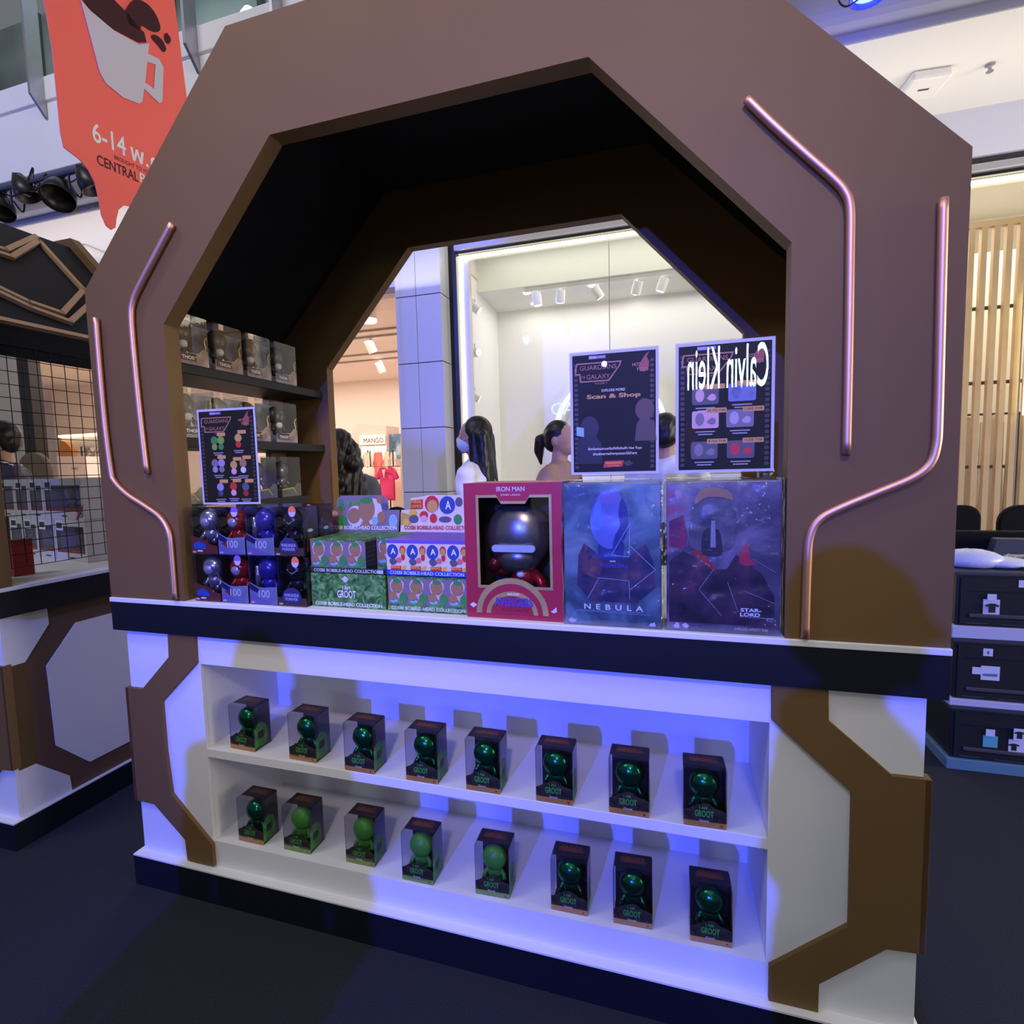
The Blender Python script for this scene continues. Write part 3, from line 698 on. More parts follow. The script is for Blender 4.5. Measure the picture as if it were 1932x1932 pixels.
btext2('date_lettering', 'พ.ค.', (246, 288), (312, 320), .075, WTXT, .012)
btext2('venue_lettering', 'BROUGHT TO YOU BY', (216, 296), (296, 331), .022, COF, .0)
btext2('venue_lettering', 'CENTRAL', (183, 300), (261, 334), .055, COF, .012); btext2('venue_lettering', 'PH', (264, 334), (288, 346), .052, WTXT, .012)
# ================================================================== GOODS ON THE CABINET SHELVES
CARD = mat('dark_card', (.020, .014, .016), .45, noise=.4, nscale=30)
HILL = ramp_mat('hill_print', [(.35, (.016, .012, .010)), (.6, (.07, .05, .038)), (.75, (.03, .05, .02))], 60, 6, .5)
GTX = mat('green_print', (.08, .50, .08), .5); ORG = mat('orange_strip', (.62, .30, .07), .5, noise=.2, nscale=60); LIM = mat('lime_strip', (.25, .42, .07), .5, noise=.2, nscale=60)
SIDEG = ramp_mat('green_arch_print', [(.4, (.03, .13, .025)), (.6, (.06, .26, .05))], 40, 4, .5)
FIGD = mat('green_chrome', (.012, .17, .07), .2, metal=.9); FIGL = mat('green_vinyl', (.07, .30, .045), .35)
ORT = mat('orange_print', (.42, .10, .02), .5)
BOXCLR = clear('box_window', (.80, .80, .86), base=.05, edge=.5)
def fig(bm, h, c=(0, 0, 0)):
    """a plain, faceless toy figure"""
    s = h / .1; cx, cy, cz = c
    ball(bm, (cx, cy, cz + .068 * s), (.034 * s, .027 * s, .034 * s), 18, 12)
    ball(bm, (cx, cy, cz + .028 * s), (.021 * s, .016 * s, .023 * s), 14, 10)
    for sx in (-1, 1):
        tube(bm, [(cx + sx * .014 * s, cy, cz + .040 * s), (cx + sx * .026 * s, cy - .004 * s, cz + .024 * s), (cx + sx * .028 * s, cy - .010 * s, cz + .014 * s)], [.006 * s, .006 * s, .007 * s], 8)
        tube(bm, [(cx + sx * .009 * s, cy, cz + .018 * s), (cx + sx * .010 * s, cy - .002 * s, cz)], [.008 * s, .009 * s], 8)
    return bm
def clear_box(w, d, h, back=False):
    bm = BM(); x = w / 2
    for q in ([(-x, 0, 0), (x, 0, 0), (x, 0, h), (-x, 0, h)], [(-x, 0, h), (x, 0, h), (x, d, h), (-x, d, h)], [(-x, d, 0), (-x, 0, 0), (-x, 0, h), (-x, d, h)], [(x, 0, 0), (x, d, 0), (x, d, h), (x, 0, h)]):
        bm.faces.new([bm.verts.new(v) for v in q])
    bmesh.ops.remove_doubles(bm, verts=bm.verts[:], dist=1e-5)
    es = [e for e in bm.edges if len(e.link_faces) == 2]
    bmesh.ops.bevel(bm, geom=es, offset=.0025, segments=2, affect='EDGES')
    return bm
def green_box(label, light_fig=False, strip=ORG):
    w, d, h = .100, .074, .146; x = w / 2
    t = thing('boxed_figure', label, 'boxed toy', group='boxed green figures on the cabinet shelves')
    bm = BM(); box(bm, -x + .002, x - .002, d - .002, d, .001, h - .001); box(bm, x - .0022, x - .0008, .02, d - .002, .001, h - .004); box(bm, -x + .002, x - .002, .022, d - .002, h - .003, h - .0012)
    box(bm, -x + .001, x - .001, .001, d - .001, .0005, .003)
    obj('backing_card', bm, CARD, t)
    hill = [(-x + .001, .012), (x - .001, .012), (x - .001, .040), (x - .012, .046), (.022, .050), (.012, .058), (-.002, .061), (-.014, .055), (-.026, .052), (-.036, .044), (-x + .001, .038)]
    obj('printed_insert', prism(BM(), hill, .0015, .0030), HILL, t)
    obj('base_strip', box(BM(), -x + .0005, x - .0005, .0008, .0030, .0012, .014), strip, t)
    arch = [(.004, .008)] + [(.004 + .026 - .026 * math.cos(math.pi * k / 10), .052 + .034 * math.sin(math.pi * k / 10)) for k in range(11)] + [(.056, .008)]
    sl = obj('side_label', prism(BM(), [(a, b) for a, b in arch], x - .0007, x + .0002, 'yz'), SIDEG, t)
    obj('label_window', prism(BM(), rrect(.018, .042, .034, .058, .004), x + .0002, x + .0004, 'yz'), CARD, sl)
    obj('top_print', box(BM(), -.034, .034, .040, .056, h - .0011, h - .0008), mat('rust_print', (.20, .06, .015), .5, noise=.7, nscale=90), t)
    text('top_lettering', 'GROOT', ORT, t, (0, .054, h - .0006), uy=(0, 1, 0), w=.06, h=.018, bold=.02)
    text('logo_lettering', 'I AM', GTX, t, (-.004, .0009, .049), w=.018, h=.008, bold=.02)
    text('logo_lettering', 'GROOT', GTX, t, (-.002, .0009, .034), w=.044, h=.017, bold=.03)
    text('name_lettering', 'Groot', WTXT, t, (-.002, .0006, .0165), w=.022, h=.006, bold=.02)
    text('red_mark', '•', mat('dark_red', (.25, .02, .02), .5), t, (x - .012, .0004, .007), h=.005)
    obj('toy_figure', fig(BM(), .105, (0, .034, .022)), FIGL if light_fig else FIGD, t, smooth=True)
    obj('clear_cover', clear_box(w, d, h), BOXCLR, t)
    return t
top = [((433, 1410), (479, 1420)), ((544, 1431), (598, 1441)), ((646, 1455), (704, 1465)), ((760, 1477), (822, 1487)), ((876, 1496), (939, 1506)), ((1008, 1520), (1077, 1531)), ((1150, 1538), (1222, 1549)), ((1290, 1557), (1371, 1567))]
bot = [((451, 1585), (493, 1595)), ((535, 1602), (586, 1613)), ((653, 1626), (706, 1637)), ((760, 1659), (816, 1671)), ((896, 1686), (962, 1697)), ((1041, 1716), (1107, 1729)), ((1158, 1742), (1230, 1754)), ((1302, 1775), (1382, 1789))]
ords = ['first', 'second', 'third', 'fourth', 'fifth', 'sixth', 'seventh', 'eighth']
proto_d = proto_l = None
for row, z, lst in (('upper', .5106, top), ('lower', .1962, bot)):
    for i, (a, b) in enumerate(lst):
        lf = row == 'lower' and 1 <= i <= 4
        fin = 'bright green figure' if lf else 'dark metallic green figure'
        pos = {0: 'leftmost', 7: 'rightmost'}.get(i, ords[i] + ' from left,')
        label = f'boxed {fin}, {pos} on the {row} white cabinet shelf'
        p, q = onz(*a, z), onz(*b, z)
        yw = max(-.25, min(.25, math.atan2(q.y - p.y, q.x - p.x)))
        c = (p + q) / 2
        if i == 0: c.x += .003
        if lf:
            if proto_l is None: proto_l = o = green_box(label, True, LIM)
            else: o = dup(proto_l, (0, 0, 0), label=label)
        else:
            if proto_d is None: proto_d = o = green_box(label)
            else: o = dup(proto_d, (0, 0, 0), label=label)
        o.location = (c.x, max(c.y, .021), z); o.rotation_euler = (0, 0, yw * .6)
# ================================================================== BOXES ON THE FLANK SHELVES
GOLDP = mat('gold_print', (.60, .42, .10), .4, metal=.3); SANDP = ramp_mat('sand_print', [(.4, (.20, .13, .14)), (.55, (.46, .30, .28)), (.7, (.20, .18, .26))], 18, 3, .5)
BLUEP = ramp_mat('dusk_print', [(.35, (.09, .11, .17)), (.55, (.24, .28, .38)), (.75, (.50, .52, .58))], 14, 4, .4)
SKIN = mat('doll_skin', (.45, .25, .18), .45); HAIRD = mat('doll_hair', (.02, .012, .01), .4); LILW = mat('doll_white', (.70, .72, .80), .4)
GOLDS = mat('doll_dark', (.04, .035, .03), .35)
OLIVE = ramp_mat('olive_print', [(.35, (.05, .055, .045)), (.6, (.13, .14, .10)), (.8, (.3, .3, .10))], 14, 4, .4)
def doll_box(label, kind, w=.125, d=.10, h=.160):
    x = w / 2
    t = thing('boxed_doll', label, 'boxed toy', group='boxed dolls on the flank shelves')
    bm = BM(); box(bm, -x + .002, x - .002, d - .002, d, .001, h - .001); box(bm, -x + .002, x - .002, .001, d - .002, .0005, .003)
    obj('backing_card', bm, OLIVE if kind == 'c' else BLUEP, t)
    obj('printed_insert', prism(BM(), [(-x + .001, .003), (x - .001, .003), (x - .001, .052), (x - .02, .058), (.02, .040), (-x + .001, .034)], .0015, .003), SANDP if kind != 'c' else OLIVE, t)
    if kind != 'c':
        obj('gold_swirl', tube(BM(), spline([(x - .006, .0012, .10), (x - .016, .0012, .085), (x - .012, .0012, .06), (x - .03, .0012, .035), (x - .07, .0012, .022)], 4), .0022, 6), GOLDP, t)
        obj('name_plate', box(BM(), -x + .006, .012, .0008, .0016, .012, .036), DK, t)
        text('name_lettering', 'THOR', WTXT, t, (-.020, .0006, .022), w=.05, h=.011, bold=.03)
    else:
        obj('yellow_line', tube(BM(), [(-x + .004, .001, .03), (.01, .001, .036), (.03, .001, .012)], .0016, 6), mat('yellow_print', (.7, .6, .05), .5), t)
    f = BM(); fig(f, .112, (-.006, .048, .034))
    obj('toy_body', f, {'a': GOLDS, 'b': GOLDS, 'c': mat('doll_grey', (.12, .12, .13), .25, metal=.5)}[kind], t, smooth=True)
    if kind != 'c':
        b2 = ball(BM(), (-.006, .040, .106), (.026, .022, .025), 14, 10); obj('toy_head', b2, SKIN, t, smooth=True)
        b2 = ball(BM(), (-.006, .053, .116), (.033, .027, .033), 14, 10); obj('toy_hair', b2, HAIRD if kind == 'a' else mat('doll_hair_fair', (.25, .15, .07), .45), t, smooth=True)
        b2 = ball(BM(), (-.006, .036, .072), (.016, .014, .014), 12, 8); obj('toy_apron', b2, LILW, t, smooth=True)
    obj('clear_cover', clear_box(w, d, h), clear('doll_window', (.95, .95, .97), base=.06, edge=.55, bump=.04, nscale=5), t)
    return t
Q = math.pi / 2
X0 = -.886
da = doll_box('boxed dark-haired doll on the top flank shelf, nearest the front arch', 'a')
# front faces look to +x; the root sits at the middle of the front edge
da.location = (X0, .128, 1.7555); da.rotation_euler = (0, 0, Q)
for yc, l in ((.278, 'boxed doll on the top flank shelf, second from the front arch'), (.423, 'boxed doll on the top flank shelf, third from the front arch'), (.572, 'boxed doll on the top flank shelf, furthest from the front arch')):
    dup(da, (X0, yc, 1.7555), Q, l)
db = doll_box('boxed fair-haired doll on the middle flank shelf, left of the standing sign', 'b'); db.location = (X0, .125, 1.5185); db.rotation_euler = (0, 0, Q)
for yc, l in ((.262, 'boxed fair-haired doll on the middle flank shelf, behind the standing sign'), (.40, 'boxed fair-haired doll on the middle flank shelf, half covered by the sign'), (.557, 'boxed fair-haired doll on the middle flank shelf, furthest right')):
    dup(db, (X0, yc, 1.5185), Q, l)
dc = doll_box('clear boxed grey doll above the counter stack, left of the standing sign', 'c', .12, .1, .165); dc.location = (-.93, .12, 1.297); dc.rotation_euler = (0, 0, Q)
low = obj('riser_block', box(BM(), -1.10, -.90, .06, .69, 1.001, 1.2965, .004), mat('shelf_black', (0, 0, 0))); tag(low, 'black riser under the lowest row of dolls, behind the counter boxes', 'riser')
for yc, l in ((.455, 'clear boxed grey doll right of the standing sign, nearer one'), (.60, 'clear boxed grey doll right of the standing sign, nearer the rear arch')):
    dup(dc, (-.915, yc, 1.297), Q, l)
# ================================================================== LEFT COUNTER STACK (4 x 2, two deep at the top)
PURP = ramp_mat('purple_print', [(.35, (.02, .02, .07)), (.55, (.10, .11, .30)), (.75, (.22, .22, .42))], 14, 3, .35)
STEELB = ramp_mat('steel_print', [(.4, (.20, .24, .36)), (.6, (.30, .35, .48))], 10, 2, .4)
BRWN = mat('maroon_print', (.16, .035, .03), .45, noise=.2); BLUE = mat('cobalt_print', (.03, .12, .42), .45)
FS = {1: mat('figure_silver', (.40, .40, .48), .2, metal=.8), 2: mat('figure_red', (.40, .02, .02), .2, metal=.5), 3: mat('figure_violet', (.06, .05, .40), .2, metal=.6), 4: mat('figure_black', (.015, .018, .03), .2, metal=.5)}
BOXC2 = clear('box_window_cool', (.80, .80, .92), base=.06, edge=.55, bump=.25, nscale=12)
def hero_box(k, label):
    w, d, h = .101, .0745, .1475; x = w / 2
    t = thing('boxed_figure', label, 'boxed toy', group='boxed figures stacked at the left end of the counter')
    bm = BM(); box(bm, -x + .002, x - .002, d - .002, d, .001, h - .001); box(bm, -x + .001, x - .001, .001, d - .002, .0005, .003); box(bm, x - .0022, x - .0008, .012, d - .002, .001, h - .002)
    obj('backing_card', bm, {1: mat('hero_card_1', (.06, .03, .05), .4), 2: PURP, 3: PURP, 4: mat('hero_card_4', (.012, .010, .016), .4)}[k], t)
    if k == 1:
        obj('printed_insert', prism(BM(), [(-x + .001, .002), (x - .001, .002), (x - .001, .026), (.02, .032), (.008, .044), (-.02, .05), (-x + .001, .060)], .001, .003), BRWN, t)
        obj('printed_emblem', plate(BM(), [(-.040, .018), (.008, .016), (.006, .030), (-.005, .036), (-.018, .041), (-.034, .036), (-.042, .030)], .001), BLUE, t)
        obj('printed_note', plate(BM(), rrect(-.026, -.006, .008, .013, .002), .001), WTXT, t)
    elif k in (2, 3):
        obj('printed_insert', prism(BM(), [(-x + .001, .002), (x - .001, .002), (x - .001, .056), (.0, .052), (-.02, .054), (-x + .001, .068)], .001, .003), STEELB, t)
        obj('printed_wedge', plate(BM(), [(-x + .002, .066), (-.012, .046), (-.022, .036), (-x + .002, .048)], .001), mat('navy_print', (.02, .02, .12), .4), t)
        if k == 2: obj('printed_patch', plate(BM(), [(-.038, .036), (-.014, .044), (-.016, .022)], .001), mat('rust_red', (.30, .03, .03), .4), t)
        obj('printed_wedge', plate(BM(), [(-x + .002, .003), (x - .004, .003), (-.030, .026), (-x + .002, .028)], .001), mat('lilac_print', (.20, .17, .42), .4), t)
        text('logo_lettering', '100', WTXT, t, (.004, .0001, .034), w=.040, h=.022)
    else:
        obj('printed_insert', prism(BM(), [(-x + .001, .002), (x - .001, .002), (x - .001, .026), (.034, .026), (.028, .044), (.012, .056), (-.012, .056), (-.028, .044), (-.034, .026), (-x + .001, .026)], .001, .003), mat('bronze_card', (.10, .055, .04), .45), t)
        obj('printed_emblem', plate(BM(), [(-.024, .012), (.024, .012), (.034, .026), (.028, .042), (.012, .053), (-.012, .053), (-.028, .042), (-.034, .026)], .001), mat('indigo_print', (.05, .06, .24), .45), t)
        text('logo_lettering', 'WAKANDA', WTXT, t, (0, .0001, .034), w=.052, h=.010, bold=.01); text('logo_lettering', 'FOREVER', WTXT, t, (0, .0001, .022), w=.044, h=.008, bold=.01)
        for s, y in ((0, .05),):
            obj('side_print', prism(BM(), ell(.037, .09, .022, .032), x - .0008, x, 'yz'), mat('figure_print', (.05, .045, .045), .4), t)
            obj('side_print', prism(BM(), [(.018, .012), (.056, .012), (.052, .05), (.038, .062), (.022, .05)], x - .0008, x, 'yz'), mat('rust_figure', (.17, .05, .02), .4), t)
            obj('side_print', prism(BM(), ell(.037, .075, .012, .005), x, x + .0003, 'yz'), mat('pale_print', (.5, .6, .7), .4), t)
    obj('printed_mark', plate(BM(), ell(-x + .012, .007, .008, .003), .0009), mat('peach_mark', (.7, .5, .45), .5), t)
    f = fig(BM(), .108, (-.002, .036, .030)); obj('toy_figure', f, FS[k], t, smooth=True)
    if k in (1, 2):
        obj('toy_faceplate', ball(BM(), (-.002, .018, .100), (.020, .014, .018), 12, 8), mat('faceplate', (.55, .55, .66), .25, metal=.5), t, smooth=True)
    if k == 3: obj('toy_cannon', tube(BM(), [(-.034, .022, .05), (-.030, .022, .115)], .009, 8), FS[1], t, smooth=True)
    if k == 4: obj('toy_collar', tube(BM(), [(-.02, .012, .108), (0, .008, .096), (.018, .012, .108)], .0022, 6), mat('silver_thin', (.7, .7, .75), .3, metal=.8), t)
    if k in (2, 4):
        st = obj('round_sticker', plate(BM(), ell(.020, .134, .013, .016), -.0006), mat('violet_sticker', (.22, .12, .55), .5) if k == 2 else mat('orange_sticker', (.80, .20, .10), .5), t)
        obj('sticker_foot', plate(BM(), [(.020 - .0125, .132), (.020 - .010, .124), (.014, .119), (.020, .118), (.026, .119), (.030, .124), (.0325, .132)], -.0012), mat('sticker_lilac', (.55, .5, .78), .5), st)
    obj('clear_cover', clear_box(w, d, h), BOXC2, t)
    return t
what = {1: 'silver-headed figure on a maroon base', 2: 'red figure with a violet round sticker', 3: 'violet-blue figure with a steel-coloured base', 4: 'black figure with an orange round sticker'}
xs = {1: -.777, 2: -.671, 3: -.5645, 4: -.4625}
for k in (1, 2, 3, 4):
    o = hero_box(k, f'{what[k]}, boxed, bottom row, left counter stack'); o.location = (xs[k], .012, 1.0005)
    dup(o, (xs[k] - .004, .016, 1.149), 0, f'{what[k]}, boxed, top row, left counter stack')
    dup(o, (xs[k], .0885, 1.0005), 0, f'{what[k]}, boxed, low, rear row of counter stack')
    dup(o, (xs[k] - .004, .0925, 1.149), 0, f'{what[k]}, boxed, on top, rear row of counter stack')
# ================================================================== DISPLAY TRAYS OF SMALL CARTONS
GRASS = ramp_mat('grass_print', [(.36, (.022, .075, .022)), (.52, (.07, .24, .06)), (.68, (.22, .44, .14))], 45, 6, .5, dist=1.5)
MAUVE = mat('mauve_card', (.22, .17, .24), .5); DGRN = mat('dark_green_card', (.02, .045, .03), .5); RBLUE = mat('royal_blue_card', (.02, .07, .50), .45); PURT = mat('violet_lid', (.16, .09, .55), .45)
WOODC = mat('brown_art', (.34, .19, .10), .5); PINKA = mat('pink_art', (.65, .38, .45), .5); BLA = mat('sky_art', (.25, .45, .62), .5); GRA = mat('green_art', (.05, .26, .07), .5); WHA = mat('white_outline_art', (.66, .60, .68), .5)
YEL = mat('yellow_art', (.75, .48, .05), .5); REDA = mat('red_art', (.58, .03, .035), .5); CREAM = mat('cream_card', (.72, .62, .52), .5); NVA = mat('navy_art', (.03, .07, .34), .5); TANA = mat('tan_art', (.55, .34, .10), .5)
def blob(cx, cz, rx, rz, n=12, seed=0, jag=.0):
    rnd = random.Random(seed)
    return [(cx + rx * math.cos(2 * math.pi * k / n) * (1 + rnd.uniform(-jag, jag)), cz + rz * math.sin(2 * math.pi * k / n) * (1 + rnd.uniform(-jag, jag))) for k in range(n)]
def carton(kind, label, group):
    w, d, h = .0615, .0615, .098; x = w / 2
    t = thing('small_carton', label, 'carton', group=group)
    obj('carton_body', box(BM(), -x, x, 0, d, 0, h, .0008), MAUVE if kind == 'g' else CREAM, t)
    if kind == 'g':
        obj('printed_lid', box(BM(), -x - .0002, x + .0002, -.0002, d + .0002, h - .006, h + .0003), GRASS, t)
        obj('printed_side', box(BM(), x, x + .0004, .001, d - .001, .001, h - .008), mat('black_side', (.012, .014, .016), .4), t)
        for k in range(5): obj('side_stripe', box(BM(), x + .0004, x + .0007, .008, d - .01, .02 + k * .013, .023 + k * .013), mat('grey_stripe', (.06, .07, .08), .5), t)
        for nm, poly, mm, lay in (('printed_outline', blob(-.002, .068, .022, .024, 14, 1, .1), WHA, 0), ('printed_shape', blob(-.002, .068, .019, .021, 12, 1, .08), WOODC, 1), ('printed_moss', blob(-.001, .084, .013, .007, 10, 2, .1), GRA, 2),
                                  ('printed_shape', blob(-.016, .040, .013, .013, 12, 3), WOODC, 2), ('printed_patch', blob(.006, .044, .012, .010, 10, 4, .2), PINKA, 1), ('printed_patch', blob(-.012, .026, .011, .006, 10, 5, .2), BLA, 2),
                                  ('printed_shape', blob(.017, .036, .0125, .016, 12, 6), GRA, 3), ('printed_grass', [(-x + .001, .001), (x - .001, .001), (x - .001, .018), (.012, .016), (.0, .020), (-.012, .015), (-x + .001, .019)], GRASS, 3)):
            obj(nm, plate(BM(), poly, -.0002 - lay * .0003, .0003), mm, t)
        text('printed_lettering', 'I AM GROOT', GTX, t, (.0, -.0016, .022), w=.034, h=.007, bold=.03)
    else:
        obj('printed_lid', box(BM(), -x - .0002, x + .0002, -.0002, d + .0002, h - .009, h + .0003), PURT, t)
        obj('printed_side', box(BM(), x, x + .0004, .001, d - .001, .001, h - .01), CREAM, t)
        for nm, poly, mm, lay in (('printed_outline', ell(-.011, .066, .019, .022), WHA, 0), ('printed_disc', ell(-.011, .066, .0175, .0205), NVA, 1), ('printed_body', blob(-.010, .038, .012, .010, 10, 2, .2), mat('slate_art', (.10, .10, .17), .5), 1),
                                  ('printed_disc', ell(.020, .070, .0095, .013), REDA, 1), ('printed_shape', ell(.020, .067, .0075, .010), TANA, 2), ('printed_body', blob(.021, .050, .006, .010, 10, 5, .1), REDA, 0), ('printed_disc', ell(.008, .042, .008, .008), mat('coral_art', (.65, .16, .16), .5), 2),
                                  ('printed_corner', [(.008, .001), (x - .001, .001), (x - .001, .028), (.018, .024)], YEL, 1), ('printed_banner', [(-.018, .012), (.014, .013), (.014, .026), (-.018, .025)], REDA, 2)):
            obj(nm, plate(BM(), poly, -.0002 - lay * .0003, .0003), mm, t)
        text('printed_lettering', 'A', WTXT, t, (-.009, -.0012, .067), h=.017, w=.016, bold=.03)
        text('printed_lettering', 'MARVEL', YEL, t, (-.002, -.0012, .0215), w=.028, h=.006, bold=.02); text('printed_lettering', 'COMICS', YEL, t, (0, -.0012, .008), w=.030, h=.009, bold=.03)
    return t
LET = mat('tray_lettering', (.62, .68, .70), .5)
CB = 'COSBI BOBBLE-HEAD COLLECTION'
# left bottom: closed grassy display carton
xl, xr, y0 = -.4085, -.162, .034
t = thing('display_carton', 'closed grassy green display carton at the bottom, right of the figure stack', 'display carton', (0, 0, 1.0005))
obj('carton_body', box(BM(), xl, xr, y0, y0 + .19, 0, .1, .001), GRASS, t)
xc = (xl + xr) / 2
obj('printed_diamond', plate(BM(), [(xc - .018, .084), (xc - .006, .094), (xc + .006, .084), (xc - .006, .073)], y0 - .0002), WHA, t)
text('logo_lettering', 'I AM', WTXT, t, (xc - .004, y0 - .0006, .058), w=.026, h=.011, bold=.02)
text('logo_lettering', 'GROOT', WTXT, t, (xc - .004, y0 - .0006, .040), w=.062, h=.022, bold=.02)
text('printed_lettering', CB, WTXT, t, (xc, y0 - .0006, .010), w=.222, h=.0105, bold=.015)
# left top tray with three cartons in front
def tray(label, xl, xr, y0, z, m, side_m, depth=.189, lip=.016, hs=.045):
    t = thing('display_tray', label, 'display tray', (0, 0, z))
    bm = BM(); box(bm, xl, xr, y0, y0 + .0015, 0, lip); box(bm, xl, xr, y0, y0 + depth, 0, .0012); box(bm, xl, xr, y0 + depth - .0015, y0 + depth, 0, .09)
    obj('tray_body', bm, m, t)
    bm = BM()
    for x in (xl, xr - .0012): prism(bm, [(y0, 0), (y0, lip), (y0 + .05, hs), (y0 + depth, hs), (y0 + depth, 0)], x, x + .0012, 'yz')
    obj('tray_side', bm, side_m, t)
    text('printed_lettering', CB, LET, t, ((xl + xr) / 2, y0 - .0006, lip * .52), w=(xr - xl) * .9, h=.0095, bold=.015)
    return t
tA = tray('open tray with dark green lip on top of the grassy carton', xl, xr, y0, 1.1010, DGRN, mat('grey_card', (.22, .24, .24), .5))
obj('price_sticker', plate(BM(), [(xr - .022, .003), (xr - .004, .003), (xr - .004, .014), (xr - .022, .014)], y0 - .0008), mat('sticker_lilac', (.55, .5, .78), .5), tA)
g0 = None
for r in range(3):
    for c in range(4):
        if c == 3 and r < 1: continue
        lab = f'mauve carton in the dark green tray, {["front", "second", "third", "back"][r]} row, {["left", "second", "third", "right"][c]} column'
        lc = (xl + .0325 + c * .0612, y0 + .003 + r * .0617, 1.1024)
        if g0 is None: g0 = o = carton('g', lab, 'small mauve cartons in the trays'); o.location = lc
        else: dup(g0, lc, 0, lab)
# right bottom tray with four mauve cartons behind its lip, right top blue tray with cream cartons
xl2, xr2 = -.157, .0915
tB = tray('open grassy tray at counter level, between the grassy carton and the red box', xl2, xr2, y0, 1.0005, GRASS, GRASS, hs=.03, lip=.018)
tC = tray('open royal blue tray stacked on the lower tray beside the red box', xl2, xr2, y0, 1.1015, RBLUE, RBLUE, lip=.016)
m0 = None
for r in range(3):
    for c in range(4):
        rw, cl = ["front", "second", "third", "back"][r], ["left", "second", "third", "right"][c]
        lc = (xl2 + .0325 + c * .0612, y0 + .003 + r * .0617, 1.0019)
        dup(g0, lc, 0, f'mauve carton in the lower grassy tray, {rw} row, {cl} column')
        lc = (lc[0], lc[1], 1.1030); lab = f'cream carton with violet lid in the blue tray, {rw} row, {cl} column'
        if m0 is None: m0 = o = carton('m', lab, 'small cream cartons in the blue tray'); o.location = lc
        else: dup(m0, lc, 0, lab)
# header cards standing at the back of the trays
yh = y0 + .190
def pz(u, v, z0): q = ony(u, v, yh); return (q.x, q.z - z0)
def header(par, px, m, arts, words):
    bm = prism(BM(), [pz(u, v, par.location.z) for u, v in px], yh, yh + .0012); obj('header_card', bm, m, par)
    for i, (poly, mm, lay) in enumerate(arts): obj('printed_art', plate(BM(), [pz(u, v, par.location.z) for u, v in poly], yh - .0002 - lay * .0004 - i * .00002, .0004), mm, par)
    for s, u, v, wpx, hh, mm, b in words:
        q = pz(u, v, par.location.z); sc_ = (pz(u + 50, v, 0)[0] - pz(u - 50, v, 0)[0]) / 100
        text('header_lettering', s, mm, par, (q[0], yh - .0024, q[1]), w=wpx * sc_, h=hh, bold=b)
E_ = lambda u, v, a, b, n=16: [(u + a * math.cos(2 * math.pi * k / n), v + b * math.sin(2 * math.pi * k / n)) for k in range(n)]
header(tA, [(620, 1040), (621, 962), (635, 962), (635, 945), (643, 935), (722, 934), (732, 943), (734, 962), (754, 962), (750, 1040)], MAUVE,
       [(E_(704, 965, 17, 25), WHA, 0), (E_(671, 974, 16, 20), WHA, 0), (E_(692, 961, 15.5, 23.5), WOODC, 1), (E_(692, 944, 12, 6), GRA, 2), (E_(668, 973, 12.5, 15), WOODC, 1), (E_(647, 983, 9, 11), GRA, 2), (E_(643, 948, 5, 7), GRA, 2), (E_(646, 958, 6, 4), GRA, 2),
        (E_(720, 976, 8, 11), WOODC, 2), (E_(717, 943, 6, 7), WOODC, 2), (E_(726, 955, 6, 7), mat('slate_art', (0, 0, 0)), 2), (E_(708, 983, 6, 8), BLA, 2), (E_(742, 983, 8, 13), BLA, 1), (E_(632, 970, 6, 6), PINKA, 1), (E_(631, 985, 4, 4), REDA, 1), (E_(690, 988, 8, 7), WOODC, 1)],
       [(CB, 687, 995.5, 122, .0125, WTXT, .02), ('I AM GROOT', 668, 949, 26, .014, GTX, .03)])
header(tC, [(754, 1040), (757, 962), (775, 962), (775, 940), (800, 936), (808, 934), (876, 934), (884, 940), (888, 962), (900, 962), (897, 1040)], CREAM,
       [([(775, 944), (798, 942), (798, 960), (775, 961)], REDA, 1), (E_(815, 951, 14.5, 17), WHA, 0), (E_(815, 951, 13.5, 16), REDA, 1), (E_(816, 955, 10, 12), TANA, 2), (E_(818, 978, 7, 9), REDA, 1), (E_(844, 953, 15, 17), NVA, 1), (E_(866, 947, 7, 9), mat('slate_art', (0, 0, 0)), 1), (E_(800, 972, 8, 8), REDA, 1), (E_(800, 978, 6, 6), PINKA, 2),
        (E_(780, 968, 8, 7), YEL, 1), (E_(781, 979, 9, 8), mat('slate_art', (0, 0, 0)), 1), (E_(840, 980, 12, 6), mat('slate_art', (0, 0, 0)), 1), (E_(864, 980, 8, 10), GRA, 1), (E_(766, 985, 6, 6), YEL, 1), ([(756, 990), (756, 966), (776, 972), (776, 990)], TANA, 0)],
       [(CB, 826, 995.5, 128, .0125, mat('red_lettering', (.40, .02, .04), .5), .02), ('A', 846, 953, 11, .026, WTXT, .02), ('MARVEL', 786, 947, 20, .009, YEL, .03), ('COMICS', 786, 955, 20, .009, YEL, .03)])
# ================================================================== LARGE RED WINDOW BOX
t = thing('window_box', 'tall red window box with a silver dome-headed figure inside', 'boxed toy', (.222, .018, 1.0005))
RC = mat('red_card', (.36, .022, .055), .42, noise=.12, nscale=9); GOLDF = mat('gold_foil', (.50, .38, .16), .38, metal=.35, noise=.35, nscale=18)
w, h, d = .262, .356, .19; x = w / 2
O4 = lambda l, r, b_, t_: [(l, b_), (l, t_), (r, t_), (r, b_), (l, b_)]
front = [(-x, 0), (-x, h), (x, h), (x, 0)]
wi = [(-.090, .088), (-.090, .318), (-.038, .318), (-.028, .302), (.036, .302), (.046, .318), (.098, .318), (.098, .088)]
def ringprism(bm, outer, inner, y0_, y1_): return band(bm, outer + [outer[0]], inner + [inner[0]], y0_, y1_)
outer8 = [(-x, 0), (-x, h), (-.038, h), (-.028, h), (.036, h), (.046, h), (x, h), (x, 0)]
